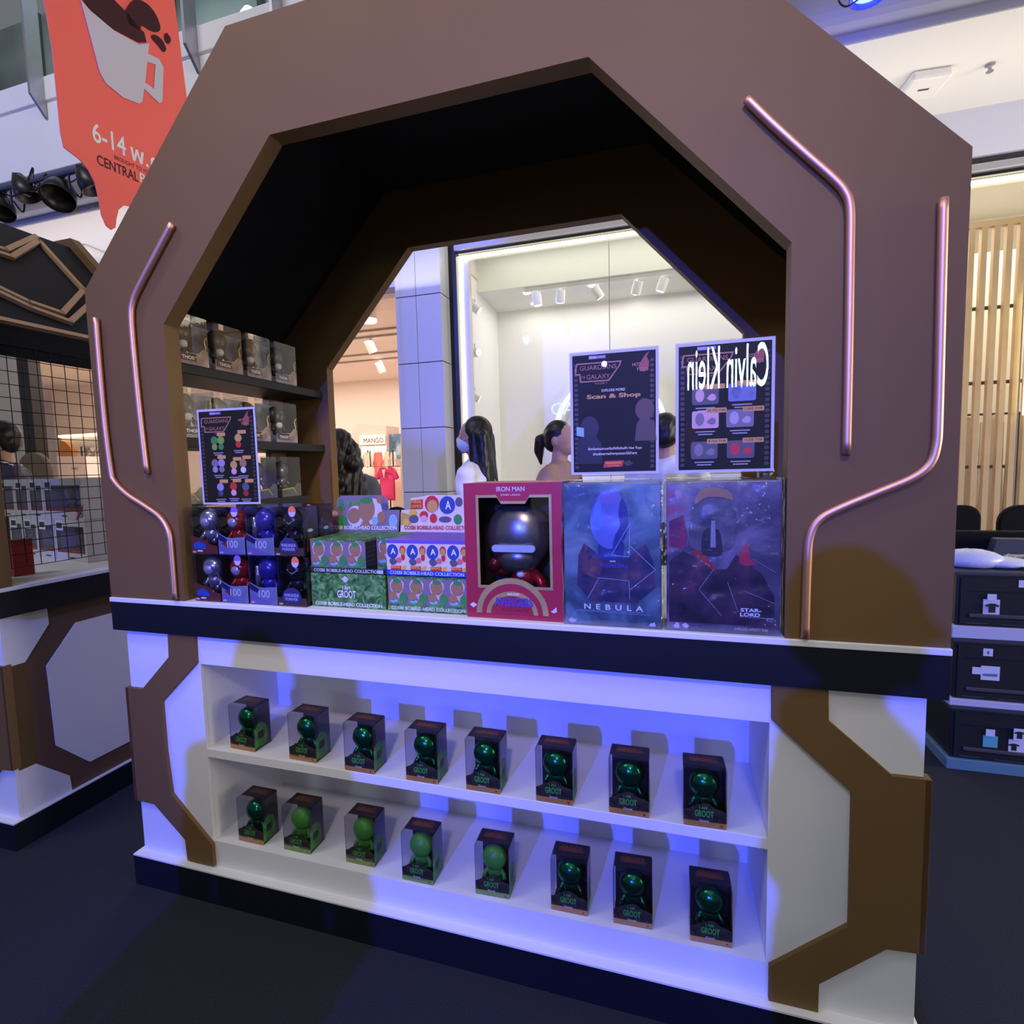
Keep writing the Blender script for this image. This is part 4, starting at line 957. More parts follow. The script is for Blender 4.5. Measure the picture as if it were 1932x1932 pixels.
bm = ringprism(BM(), outer8, wi, 0, .0015)
box(bm, -x, -x + .0015, .0015, d, 0, h); box(bm, x - .0015, x, .0015, d, 0, h); box(bm, -x, x, .0015, d, h - .0015, h); box(bm, -x, x, d - .0015, d, 0, h); box(bm, -x, x, .0015, d, 0, .0015)
obj('carton_body', bm, RC, t)
wo = [(a + (.006 if a > 0 else -.006), b_ + (.006 if b_ > .2 else -.006)) for a, b_ in wi]
wo[3] = (-.031, .296 - .0); wo[4] = (.039, .296)
wo[2], wo[5] = (-.042, .313), (.050, .313)
wo2 = [(-.097, .081), (-.097, .325), (-.041, .325), (-.031, .309), (.039, .309), (.049, .325), (.105, .325), (.105, .081)]
obj('gold_trim', ringprism(BM(), wo2, wi, -.0012, .0002), GOLDF, t)
obj('inner_tray', box(BM(), -.12, .12, .11, .112, .01, .345), mat('black_card', (.008, .007, .009), .5), t)
sil = mat('gunmetal', (.30, .29, .29), .28, metal=.85, noise=.12, nscale=10)
f = BM(); ball(f, (.0, .062, .212), (.088, .052, .094), 32, 20); ball(f, (0, .055, .155), (.062, .044, .045), 24, 14); obj('toy_head', f, sil, t, smooth=True)
obj('toy_visor', prism(BM(), rrect(-.058, .058, .176, .194, .008), .004, .014), mat('pale_visor', (.42, .5, .85), .3, emit=.12, ecol=(.4, .5, 1)), t)
rm = mat('toy_red_metal', (.42, .015, .03), .25, metal=.6)
f = BM(); ball(f, (.012, .058, .10), (.034, .026, .036), 20, 12); tube(f, [(.038, .058, .118), (.062, .05, .09), (.070, .046, .06)], [.013, .014, .016], 10); obj('toy_body', f, rm, t, smooth=True)
f = tube(BM(), [(-.018, .058, .118), (-.046, .045, .115), (-.060, .032, .126)], [.013, .014, .013], 10); ball(f, (-.060, .026, .138), (.02, .012, .021), 14, 8); obj('toy_arm', f, mat('toy_dark_red', (.12, .01, .015), .25, metal=.6), t, smooth=True)
obj('toy_chest_light', ball(BM(), (.010, .034, .112), (.011, .006, .008), 12, 8), mat('chest_light', (.7, .75, .9), .3), t, smooth=True)
arcx = -.005
oa = [(arcx - .098 * math.cos(math.pi * k / 20), .014 + .095 * math.sin(math.pi * k / 20)) for k in range(21)]; ia = [(arcx - .083 * math.cos(math.pi * k / 20), .014 + .080 * math.sin(math.pi * k / 20)) for k in range(21)]
ar = obj('arch_emblem', prism(BM(), [(arcx - .086, .014)] + ia + [(arcx + .086, .014)], -.0014, 0), RC, t)
obj('gold_arc', band(BM(), oa, ia, -.0022, -.0002), GOLDF, t)
ib = [(arcx - .070 * math.cos(math.pi * k / 20), .014 + .060 * math.sin(math.pi * k / 20)) for k in range(21)]; ic = [(arcx - .058 * math.cos(math.pi * k / 20), .014 + .048 * math.sin(math.pi * k / 20)) for k in range(21)]
obj('gold_arc', band(BM(), ib, ic, -.0022, -.0002), GOLDF, t)
text('name_lettering', 'IRON MAN', mat('lilac_print2', (.62, .52, .68), .5), t, (-.002, -.0006, .340), w=.075, h=.0125, bold=.02)
text('name_lettering', '(MARK LXXXV)', mat('lilac_print2', (0, 0, 0)), t, (-.002, -.0006, .3245), w=.052, h=.006, bold=.02)
text('logo_lettering', 'AVENGERS', mat('violet_print', (.09, .06, .36), .4), t, (.0, -.0030, .046), w=.105, h=.024, bold=.05)
text('logo_lettering', 'ENDGAME', mat('maroon_letter', (.20, .02, .05), .4), t, (.004, -.0030, .026), w=.075, h=.008)
text('logo_lettering', 'MARVEL STUDIOS', WTXT, t, (.0, -.0030, .067), w=.032, h=.006, bold=.03)
obj('printed_diamond', plate(BM(), [(-.122, .034), (-.112, .041), (-.102, .034), (-.112, .026)], -.0002), WHA, t)
obj('printed_mark', plate(BM(), [(.098, .026), (.106, .022), (.114, .026), (.113, .038), (.108, .034), (.104, .030)], -.0002), WHA, t)
obj('clear_window', box(BM(), -.094, .102, .0016, .0020, .085, .322), CLEAR, t)
# ================================================================== TWO BAGGED COLLECTOR BOXES
BAG = clear('cling_wrap', (.90, .92, 1.0), base=.035, edge=.75, rough=.06, bump=.9, nscale=14, power=2.0, gcol=(.8, .85, 1))
def bag(t, w, h, d, seed):
    rnd = random.Random(seed); bm = box(BM(), -w / 2 - .004, w / 2 + .004, -.004, d + .004, .0005, h + .006)
    bmesh.ops.subdivide_edges(bm, edges=bm.edges[:], cuts=14, use_grid_fill=True)
    for v in bm.verts:
        k = math.sin(v.co.x * 46 + v.co.z * 31 + seed) * math.sin(v.co.z * 57 - v.co.x * 20)
        n = Vector((v.co.x / w, (v.co.y - d / 2) / d, 0))
        if n.length > 0 and .01 < v.co.z < h: v.co += n.normalized() * (.0022 * k + .001)
        if v.co.z >= h: v.co.z += .001 * k + rnd.uniform(0, .0015)
    return obj('clear_wrap', bm, BAG, t, smooth=True)
# blue box
t = thing('collector_box', 'blue boxed collectible in clear wrap between the red box and the dark one', 'boxed toy', (.4745, .010, 1.0005))
w, h, d = .232, .352, .10; x = w / 2
NEB = ramp_mat('nebula_print', [(.32, (.025, .045, .08)), (.47, (.065, .12, .17)), (.58, (.12, .22, .29)), (.74, (.30, .36, .40))], 9, 8, .35, dist=.8)
obj('box_body', box(BM(), -x, x, 0, d, 0, h, .002), NEB, t)
def art(name, poly, mm, lay, par=None):
    if len(poly) < 25 and not any(k in name for k in ('star', 'ridge', 'crown', 'collar', 'coat', 'glow', 'shoulders')): poly = sm2(poly, 4)
    return obj(name, plate(BM(), poly, -.0002 - lay * .0004, .0004), mm, par or t)
art('printed_shoulders', [(-.085, .10), (-.080, .175), (-.066, .205), (-.040, .185), (-.015, .165), (.040, .170), (.060, .19), (.082, .205), (.100, .16), (.104, .10), (.06, .06), (-.05, .06)], ramp_mat('shoulder_print', [(.4, (.02, .025, .07)), (.6, (.08, .05, .10)), (.75, (.22, .10, .12))], 20, 5, .4), 0)
art('printed_neck', [(-.028, .17), (.024, .165), (.026, .215), (-.024, .215)], mat('deep_blue_print', (.02, .03, .16), .4), 1)
art('printed_head', ell(-.004, .262, .046, .070, 28), ramp_mat('head_print', [(.35, (.05, .07, .32)), (.6, (.16, .22, .60)), (.8, (.30, .32, .70))], 9, 2, .4), 2)
art('printed_shade', [(.004, .194), (.022, .204), (.036, .226), (.041, .262), (.038, .290), (.026, .315), (.018, .28), (.022, .25), (.010, .225)], mat('dusk_violet', (.035, .04, .20), .4), 3)
art('printed_gleam', [(-.044, .27), (-.038, .30), (-.022, .318), (-.024, .28), (-.030, .235), (-.040, .24)], mat('ice_blue', (.10, .22, .55), .4), 3)
art('printed_patch', [(-.075, .14), (-.072, .19), (-.060, .20), (-.040, .175), (-.020, .155), (-.035, .12)], ramp_mat('rust_cloud', [(.4, (.03, .03, .07)), (.6, (.16, .06, .08)), (.8, (.30, .16, .16))], 30, 6, .4), 1)
art('printed_crown', [(-.030, .316), (-.022, .330), (.018, .330), (.026, .316), (.020, .30), (-.022, .30)], mat('steel_violet', (.16, .14, .42), .4), 4)
LN = mat('pale_line', (.30, .42, .62), .4)
def seg(par, p, q, wd=.0012, lay=4, m_=None):
    a, b_ = Vector((p[0], p[1])), Vector((q[0], q[1])); n = (b_ - a).normalized(); nn = Vector((-n.y, n.x)) * wd / 2
    obj('printed_line', plate(BM(), [tuple(a - nn), tuple(b_ - nn), tuple(b_ + nn), tuple(a + nn)], -.0002 - lay * .0004, .0004), m_ or LN, par)
for p, q in (((-.058, .068), (-.030, .120)), ((-.030, .120), (.042, .115)), ((.042, .115), (.044, .07)), ((.0, .176), (.043, .174)), ((.043, .174), (.045, .255)), ((.0, .176), (.045, .255)), ((.044, .093), (.104, .144)), ((.104, .144), (.045, .20))): seg(t, p, q)
text('name_lettering', 'NEBULA', WTXT, t, (.004, -.0030, .048), w=.142, h=.0135, space=1.9, bold=.02)
seg(t, (-.088, .036), (.092, .033), .0008)
text('small_lettering', 'MOVIE MASTERPIECE SERIES', LN, t, (.0, -.0030, .0385), w=.15, h=.0028)
text('logo_lettering', 'AVENGERS', mat('violet_print', (0, 0, 0)), t, (.005, -.0030, .151), w=.07, h=.010, bold=.03)
text('logo_lettering', 'MARVEL', WTXT, t, (.004, -.0030, .162), w=.014, h=.004, bold=.03)
obj('printed_mark', plate(BM(), [(-.108, .010), (-.100, .018), (-.092, .013), (-.086, .014), (-.090, .007), (-.100, .004)], -.001), WHA, t); obj('printed_mark', plate(BM(), [(.088, .006), (.092, .013), (.102, .016), (.104, .006)], -.001), WHA, t)
bag(t, w, h, d, 1)
# dark box
t = thing('collector_box', 'dark purple boxed collectible in clear wrap against the right pier', 'boxed toy', (.7265, .012, 1.0005))
w, h, d = .246, .352, .10; x = w / 2
obj('box_body', box(BM(), -x, x, 0, d, 0, h, .002), ramp_mat('galaxy_print', [(.30, (.030, .024, .045)), (.48, (.09, .075, .13)), (.58, (.20, .17, .25)), (.68, (.30, .06, .12))], 6, 7, .35, dist=.8), t)
LEA = ramp_mat('leather_print', [(.35, (.012, .010, .022)), (.55, (.06, .03, .06)), (.75, (.22, .05, .07))], 13, 6, .35)
art('printed_coat', [(-.117, .02), (-.117, .165), (-.085, .19), (-.055, .175), (-.02, .148), (.01, .15), (.03, .185), (.055, .165), (.085, .14), (.11, .09), (.112, .02)], LEA, 0)
art('printed_collar', [(-.07, .19), (-.03, .155), (-.012, .14), (-.022, .165), (-.048, .195)], mat('rust_red', (0, 0, 0)), 1)
art('printed_star', [(.038, .19), (.055, .215), (.058, .175), (.075, .165), (.052, .158), (.036, .165)], mat('crimson_print', (.42, .03, .07), .4), 1)
art('printed_helmet', [(-.07, .205), (-.072, .26), (-.062, .295), (-.035, .312), (.0, .312), (.022, .295), (.030, .262), (.026, .21), (.008, .192), (-.05, .192)], ramp_mat('helmet_print', [(.35, (.03, .028, .05)), (.6, (.12, .11, .15)), (.8, (.30, .27, .30))], 16, 3, .4), 2)
art('printed_glow', [(-.117, .20), (-.117, .26), (-.085, .275), (-.075, .22), (-.085, .195)], ramp_mat('crimson_cloud', [(.4, (.10, .02, .06)), (.6, (.30, .03, .09))], 22, 5, .4), 0)
art('printed_muzzle', [(-.045, .192), (-.04, .24), (-.008, .24), (.0, .192), (-.01, .18), (-.035, .18)], mat('helmet_dark', (.03, .025, .035), .4), 3)
art('printed_ridge', [(-.026, .200), (-.024, .262), (-.016, .262), (-.014, .200)], mat('ridge_pale', (.26, .25, .34), .4), 4)
art('printed_hair', [(-.06, .300), (-.05, .330), (-.020, .338), (.012, .330), (.022, .308), (.0, .315), (-.035, .315)], WOODC, 3)
for p, q in (((-.05, .10), (-.018, .15)), ((-.05, .10), (.0, .04)), ((.012, .12), (.035, .05)), ((.05, .10), (.11, .075)), ((.065, .175), (.112, .145))): seg(t, p, q, .0014, 4, mat('ash_line', (.20, .20, .32), .4))
text('name_lettering', 'STAR-', WTXT, t, (.062, -.0030, .057), w=.044, h=.0085, bold=.03); text('name_lettering', 'LORD', WTXT, t, (.060, -.0030, .0465), w=.042, h=.0085, bold=.03)
seg(t, (.038, .041), (.110, .039), .0008)
text('small_lettering', 'AVENGERS INFINITY WAR', mat('brass_print', (.55, .45, .30), .4), t, (.062, -.0030, .012), w=.072, h=.007, bold=.02, shear=.3)
obj('printed_mark', plate(BM(), [(-.108, .010), (-.100, .020), (-.094, .016), (-.094, .006), (-.104, .006)], -.001), WHA, t); obj('printed_mark', plate(BM(), [(-.088, .014), (-.080, .019), (-.072, .013), (-.076, .006), (-.084, .008)], -.001), WHA, t)
bag(t, w, h, d, 4)
bm = BM(); rnd = random.Random(3)
for k in range(5): tube(bm, spline([(.10 + rnd.uniform(-.02, .015), .092, h + .008), (.108 + rnd.uniform(-.02, .01), .092 + rnd.uniform(-.006, .006), h + .02), (.115 + rnd.uniform(-.03, .0), .092, h + .035)], 4), [.006, .007, .008, .008, .009, .008, .007, .006, .003], 8)
obj('wrap_gather', bm, BAG, t, smooth=True)
# ================================================================== ACRYLIC SIGNS
ACR = clear('acrylic', (.97, .97, .98), base=.022, edge=.2, rough=.0)
PBORD = mat('poster_border', (.62, .62, .80), .5); PBLK = ramp_mat('poster_black', [(.4, (.0015, .0015, .002)), (.7, (.005, .0045, .006))], 9, 3, .5, spec=.2)
SALM = mat('salmon_line', (.42, .20, .16), .5); DIMT = mat('dim_print', (.055, .040, .045), .5); TAG = mat('tag_orange', (.62, .33, .11), .5)
def sign(label, u0, v0, ub, yb, ztop, lean, zb, yaw=0.0):
    """A4 acrylic stand; u0,v0 pixel of the lower left corner"""
    p = ony(u0, v0, yb)
    t = thing('sign_stand', label, 'sign', (p.x + .106, yb, zb), yaw)
    w, h = .212, .300
    obj('poster_border', box(BM(), -.105, .105, .0015, .0022, .004, .300), PBORD, t)
    obj('poster', box(BM(), -.0985, .0985, .0011, .0015, .010, .293), PBLK, t)
    bm = BM(); box(bm, -.106, .106, 0, .0008, 0, .302); box(bm, -.106, .106, .0026, .0034, 0, .302); box(bm, -.106, .106, 0, .048, -.0006, .0008)
    obj('acrylic_sheet', bm, ACR, t)
    # star-field side borders
    for xx in (-.090, .090):
        bm = BM()
        for k in range(22): prism(bm, rrect(xx - .0045, xx + .0045, .018 + k * .0118, .0255 + k * .0118, .002, 2), .0006, .0010)
        o = obj('printed_border', bm, DIMT, t)
    lg = obj('logo_frame', band(BM(), [(a, b) for a, b in [(-.092, .262), (-.092, .246), (-.082, .246), (-.080, .228), (-.010, .228), (.016, .262), (.020, .274), (-.088, .274), (-.092, .262)]], [(a, b) for a, b in [(-.089, .261), (-.089, .249), (-.079, .249), (-.077, .231), (-.012, .231), (.013, .262), (.016, .271), (-.086, .271), (-.089, .261)]], .0005, .0010), SALM, t)
    text('logo_lettering', 'GUARDIANS', SALM, t, (-.036, .0008, .262), w=.088, h=.011, bold=.0); text('logo_lettering', 'OF THE', SALM, t, (-.073, .0008, .240), w=.011, h=.007); text('logo_lettering', 'GALAXY', SALM, t, (-.036, .0008, .240), w=.056, h=.011)
    text('logo_lettering', 'VOLUME 3', SALM, t, (-.030, .0008, .2235), w=.030, h=.0045)
    for xa, xb, mm in ((-.058, -.038, mat('violet_badge', (.30, .22, .50), .5)), (-.037, -.017, mat('slate_badge', (.12, .13, .28), .5))): obj('logo_badge', plate(BM(), [(xa, .282), (xb, .282), (xb, .290), (xa, .290)], .0010, .0004), mm, t)
    text('logo_lettering', 'MARVEL STUDIOS', WTXT, t, (-.038, .0004, .286), w=.036, h=.0042)
    fl = [(.062, .246), (.074, .244), (.082, .252), (.084, .266), (.078, .278), (.084, .290), (.074, .282), (.066, .270), (.060, .258)]
    obj('flame_mark', plate(BM(), fl, .0010, .0004), mat('flame_print', (.34, .08, .07), .5), t)
    text('logo_lettering', 'HOT', SALM, t, (.055, .0004, .262), w=.020, h=.008, bold=.02); text('logo_lettering', 'TOYS', SALM, t, (.068, .0003, .250), w=.028, h=.008, bold=.02)
    return t
def pl_(t, poly, mm, y=.0009, nm='printed_shape'): return obj(nm, plate(BM(), poly, y, .0004), mm, t)
s1 = sign('sign lettered Scan & Shop standing on the blue wrapped box', 1077, 888, 0, .030, 0, 0, 1.3690)
text('printed_lettering', 'EXPLORE MORE!', WTXT, s1, (.0, .0008, .206), w=.055, h=.0062)
text('printed_lettering', 'Scan & Shop', TAG, s1, (.0, .0008, .191), w=.128, h=.0135, bold=.035)
pl_(s1, ell(.073, .156, .022, .026), mat('cocoa_print', (.11, .06, .045), .5)); pl_(s1, [(.050, .082), (.100, .082), (.096, .125), (.084, .134), (.062, .134), (.054, .122)], mat('umber_print', (.09, .06, .05), .5), .0007); pl_(s1, ell(-.058, .118, .022, .028), mat('ash_print', (.020, .018, .026), .5)); pl_(s1, [(-.092, .03), (-.088, .09), (-.07, .10), (-.045, .10), (-.03, .08), (-.028, .03)], mat('soot_print', (.012, .012, .018), .5), .0007)
pl_(s1, [(-.090, .100), (-.072, .096), (-.072, .118), (-.090, .122)], BLA, .0004)
for k, (s, ww) in enumerate((('ติดต่อสอบถามหรือสั่งซื้อสินค้า Hot Toys', .128), ('ผ่านช่องทางต่างๆของเราได้ง่ายๆ', .104))):
    text('printed_lettering', s, WTXT, s1, (.002, .0002, .066 - k * .0125), w=ww, h=.0085, bold=.01)
pl_(s1, [(-.026, .020), (.020, .022), (.024, .037), (-.022, .036)], REDA); text('printed_lettering', 'KINGDOM', YEL, s1, (-.001, .0004, .031), w=.036, h=.005, bold=.02); text('printed_lettering', 'THE TOYSHOP', YEL, s1, (-.001, .0004, .0245), w=.028, h=.003)
pl_(s1, blob(.034, .030, .010, .006, 10, 2, .3), DIMT)
s2 = sign('sign with price tags standing on the dark wrapped box by the right pier', 1274, 886, 0, .030, 0, 0, 1.3690)
def tagp(t, cx, cz, ww, s):
    o = obj('price_tag', plate(BM(), rrect(cx - ww / 2, cx + ww / 2, cz - .0055, cz + .0055, .002), .0008, .0004), TAG, t)
    if s: text('price_lettering', s, DK, t, (cx, .0002, cz), w=ww * .86, h=.0062, bold=.01)
def bars(t, cx, cz, ww, n=2):
    bm = BM()
    for k in range(n):
        l = ww * (1 - .25 * k); prism(bm, [(cx - l / 2, cz - k * .006), (cx + l / 2, cz - k * .006), (cx + l / 2, cz - k * .006 + .0026), (cx - l / 2, cz - k * .006 + .0026)], .0006, .0009)
    obj('printed_caption', bm, mat('caption_print', (.36, .36, .46), .5), t)
for cx, cz, mm, m2, s, tx in ((-.040, .180, mat('shade_print', (.10, .09, .13), .5), PINKA, None, -.02), (.038, .184, mat('blue_print', (.18, .20, .45), .5), PURP, None, .05), (-.040, .126, PINKA, MAUVE, '26,750 THB', -.016), (.034, .126, MAUVE, mat('pale_lilac', (.42, .38, .50), .5), '7,350 THB', .062), (-.042, .056, mat('shade_print', (0, 0, 0)), mat('grey_blob', (.2, .2, .24), .5), '8,750 THB', -.014), (.036, .056, mat('shade_print', (0, 0, 0)), REDA, '13,200 THB', .062)):
    pl_(s2, rrect(cx - .029, cx + .029, cz - .021, cz + .019, .005), mm); pl_(s2, blob(cx - .012, cz, .010, .015, 10, 3), m2, .0006); pl_(s2, blob(cx + .014, cz - .006, .009, .008, 8, 5, .2), m2, .0006)
    tagp(s2, tx, cz + .019, .044, s); bars(s2, cx, cz - .030, .042, 2)
s3 = sign('sign with rows of small figures standing on the left counter stack', 385, 944, 0, .055, 0, 0, 1.2985, yaw=.06)
for i, (cx, cz, c1, c2, n) in enumerate(((-.035, .195, GRA, mat('lime_art', (.22, .36, .06), .5), 2), (.040, .200, TANA, REDA, 1), (-.038, .125, MAUVE, mat('lilac_art', (.35, .28, .48), .5), 2), (.018, .118, mat('tan_art', (0, 0, 0)), PINKA, 1), (.052, .122, WOODC, WHA, 1), (-.036, .050, mat('lilac_art', (0, 0, 0)), PURP, 1), (.012, .052, REDA, PINKA, 1), (.056, .050, mat('slate_art', (0, 0, 0)), mat('rust_red', (0, 0, 0)), 1))):
    for k in range(n):
        ox = cx + (k - (n - 1) / 2) * .024
        pl_(s3, ell(ox, cz + .008, .0125, .0125, 14), c1 if k == 0 else c2); pl_(s3, blob(ox, cz - .012, .010, .010, 10, i), c2 if k == 0 else c1, .0006)
    bars(s3, cx, cz - .032, .036, 2); tagp(s3, cx + .014, cz + .026, .030, None)
# the neon sign behind the camera that mirrors in the acrylic
ys = .0300
def mirror(u, v, yn):
    d = ray(u, v); P = CAM + d * ((ys - CAM.y) / d.y); d2 = Vector((d.x, -d.y, d.z)); return P + d2 * ((yn - P.y) / d2.y)
YN = -7.0
a, b, c_ = mirror(1450, 686, YN), mirror(1297, 697, YN), mirror(1375, 650, YN)
neon = thing('neon_sign', 'white handwritten neon sign, seen only mirrored in the acrylic sign', 'neon sign', tuple((a + b) / 2))
text('neon_lettering', 'Calvin Klein', mat('neon_white', (.8, 1, 1), emit=42, ecol=(.75, 1.0, .97)), neon, (0, 0, 0), ux=((b - a).x, 0, (b - a).z), uy=(0, 0, 1), w=(b - a).length, h=(c_.z - (a.z + b.z) / 2) * 2.0, bold=.006, res=6)
# ================================================================== PEOPLE
SKINP = mat('skin', (.48, .28, .20), .5, noise=.06, nscale=12); HAIRB = mat('black_hair', (.010, .008, .008), .42, noise=.4, nscale=60)
def cap(bm, p0, p1, r0, r1, n=12):
    tube(bm, [p0, p1], [r0, r1], n); ball(bm, p0, r0, n, 8); ball(bm, p1, r1, n, 8)
def remeshed(name, bm, voxel, m, parent, it=4):
    me = bpy.data.meshes.new(name); bm.to_mesh(me); bm.free()
    o = bpy.data.objects.new(name, me); COL.objects.link(o)
    r = o.modifiers.new('r', 'REMESH'); r.mode = 'VOXEL'; r.voxel_size = voxel
    s = o.modifiers.new('s', 'SMOOTH'); s.factor = .5; s.iterations = it
    dg = bpy.context.evaluated_depsgraph_get()
    nm = bpy.data.meshes.new_from_object(o.evaluated_get(dg))
    bpy.data.objects.remove(o); bpy.data.meshes.remove(me)
    for p in nm.polygons: p.use_smooth = True
    nm.name = name; nm.materials.clear(); nm.materials.append(m)
    o = bpy.data.objects.new(name, nm); COL.objects.link(o); o.parent = parent
    return o
def torso(bm, k=0.0):
    t = BM()
    cap(t, (0, 0, .92), (0, 0, 1.08), .165 + k, .142 + k); cap(t, (0, 0, 1.08), (0, 0, 1.30), .142 + k, .165 + k)
    cap(t, (-.135, 0, 1.375), (.135, 0, 1.375), .062 + k, .062 + k); cap(t, (0, 0, 1.32), (0, .01, 1.40), .12 + k, .075 + k)
    for v in t.verts: v.co.y *= .66
    me = bpy.data.meshes.new('x'); t.to_mesh(me); t.free(); bm.from_mesh(me); bpy.data.meshes.remove(me)
ARM = {'down': ((.185, .0, 1.365), (.225, .03, 1.09), (.235, -.06, .86)), 'phone': ((.185, .0, 1.365), (.20, -.10, 1.12), (.075, -.32, 1.29)), 'bent': ((.185, .0, 1.365), (.235, .05, 1.10), (.16, -.20, 1.08))}
def arms(bm, pose, k=0.0, fore=True):
    a, b, c = ARM[pose]
    for s in (-1, 1):
        q = lambda p: (p[0] * s, p[1], p[2])
        cap(bm, q(a), q(b), .052 + k, .041 + k)
        if fore: cap(bm, q(b), q(c), .040 + k, .029 + k)
def legs(bm, k=0.0):
    for s in (-1, 1):
        cap(bm, (.088 * s, 0, .92), (.098 * s, -.012, .50), .085 + k, .057 + k); cap(bm, (.098 * s, -.012, .50), (.10 * s, .02, .10), .056 + k, .038 + k)
def person(label, x, y, yaw, H, hair, top_m, pant_m, sleeve=True, pose='down', mask=False, hair_m=None):
    t = thing('person', label, 'person', (x, y, 0), yaw)
    b = BM(); torso(b); arms(b, pose); legs(b)
    cap(b, (0, .016, 1.38), (0, .0, 1.53), .056, .050)
    ball(b, (0, -.004, 1.605), (.075, .094, .104), 20, 14); ball(b, (0, -.034, 1.555), (.056, .062, .062), 16, 10)
    cap(b, (0, -.094, 1.612), (0, -.112, 1.582), .008, .014, 8); ball(b, (0, -.084, 1.548), (.022, .014, .010), 10, 8); ball(b, (0, -.082, 1.512), (.020, .016, .014), 10, 8)
    for s in (-1, 1):
        ball(b, (.074 * s, .006, 1.590), (.011, .02, .032), 10, 8)
        ball(b, (.10 * s, -.05, .045), (.042, .13, .045), 14, 8)
        e, wv = Vector(ARM[pose][1]), Vector(ARM[pose][2]); e.x *= s; wv.x *= s
        d = (wv - e).normalized(); side = Vector((s, 0, 0)) if abs(d.x) < .8 else Vector((0, -1, 0)); side = (side - d * side.dot(d)).normalized(); nn = d.cross(side)
        pc = wv + d * .055
        for k in range(4):
            off = (k - 1.5) * .021; cap(b, tuple(wv + nn * off * .6), tuple(wv + d * .085 + nn * off), .014, .0115, 8)
            L = (.062, .075, .070, .055)[k]; p1 = wv + d * .085 + nn * off * 1.02; p2 = p1 + d * L * .5 + nn * off * .08; p3 = p2 + d * L * .5 - side * .012
            cap(b, tuple(p1), tuple(p2), .0092, .0085, 8); cap(b, tuple(p2), tuple(p3), .0085, .0075, 8)
        th = wv + d * .03 - nn * .03; cap(b, tuple(th), tuple(th + d * .035 - nn * .022), .012, .010, 8); cap(b, tuple(th + d * .035 - nn * .022), tuple(th + d * .06 - nn * .024), .010, .008, 8)
    remeshed('body', b, .0075, SKINP, t, 3)
    b = BM(); torso(b, .013); arms(b, pose, .013, sleeve)
    o = remeshed('top', b, .012, top_m, t, 3)
    for v in o.data.vertices: v.co.x += .004 * math.sin(v.co.z * 60 + v.co.x * 25); v.co.y += .005 * math.sin(v.co.z * 45 + v.co.x * 40)
    b = BM(); legs(b, .014); tt = BM(); cap(tt, (0, 0, .90), (0, 0, .99), .176, .172)
    for v in tt.verts: v.co.y *= .68
    me = bpy.data.meshes.new('x'); tt.to_mesh(me); tt.free(); b.from_mesh(me); bpy.data.meshes.remove(me)
    remeshed('trousers', b, .014, pant_m, t, 3)
    b = BM()
    for s in (-1, 1): ball(b, (.10 * s, -.05, .045), (.050, .142, .046), 14, 8); box(b, .055 * s - .0, .145 * s, -.18, .085, .001, .02)
    obj('shoes', b, mat('shoe_dark', (.02, .02, .022), .5), t, smooth=True)
    for s in (-1, 1):
        e = obj('eye', ball(BM(), (.028 * s, -.0775, 1.610), (.012, .008, .008), 10, 8), mat('eye_white', (.7, .68, .66), .3), t, smooth=True)
        obj('iris', ball(BM(), (.028 * s, -.0842, 1.610), (.0055, .003, .0055), 8, 6), mat('iris_dark', (.02, .012, .01), .2), e, smooth=True)
    obj('mouth', ball(BM(), (0, -.097, 1.548), (.021, .004, .006), 12, 6), mat('lip', (.42, .16, .14), .45), t, smooth=True)
    hm = hair_m or HAIRB
    b = BM(); ball(b, (0, .016, 1.625), (.083, .094, .100), 22, 14)
    if hair == 'short': ball(b, (0, .045, 1.585), (.078, .062, .075), 18, 12)
    if hair == 'long':
        for s in (-1, 1): cap(b, (.055 * s, .01, 1.62), (.085 * s, .025, 1.30), .034, .030)
        for k in range(-2, 3): cap(b, (.03 * k, .06, 1.60), (.04 * k, .095, 1.22 - .01 * abs(k)), .042, .026)
    if hair == 'curly':
        rnd = random.Random(5)
        for k in range(26):
            a = rnd.uniform(-.1, 1.1) * math.pi; z = rnd.uniform(1.18, 1.62); r = .075 + (1.64 - z) * .10
            ball(b, (r * math.cos(a), .02 + abs(r * math.sin(a)) * 1.0, z), rnd.uniform(.035, .055), 10, 8)
        for k in range(-2, 3): cap(b, (.03 * k, .05, 1.60), (.045 * k, .10, 1.16), .05, .040)
    if hair == 'pony':
        ball(b, (0, .04, 1.59), (.075, .07, .075), 16, 10)
        pts = [(0, .10, 1.62), (.0, .145, 1.60), (.01, .16, 1.53), (.015, .15, 1.45)]
        for p, q, r0, r1 in zip(pts, pts[1:], (.03, .038, .034), (.038, .034, .012)): cap(b, p, q, r0, r1)
    o = remeshed('hair', b, .009, hm, t, 2)
    rnd = random.Random(9)
    for v in o.data.vertices: v.co += Vector((math.sin(v.co.z * 90 + v.co.x * 160), math.sin(v.co.x * 150 + v.co.z * 20), 0)) * (.004 if hair == 'curly' else .0018)
    # keep the face clear of hair
    for v in o.data.vertices:
        if v.co.y < -.040 and v.co.z < 1.655: v.co.y = -.040 + (v.co.y + .04) * .1
        if v.co.y < -.01 and v.co.z < 1.58 and abs(v.co.x) < .068: v.co.y += .03
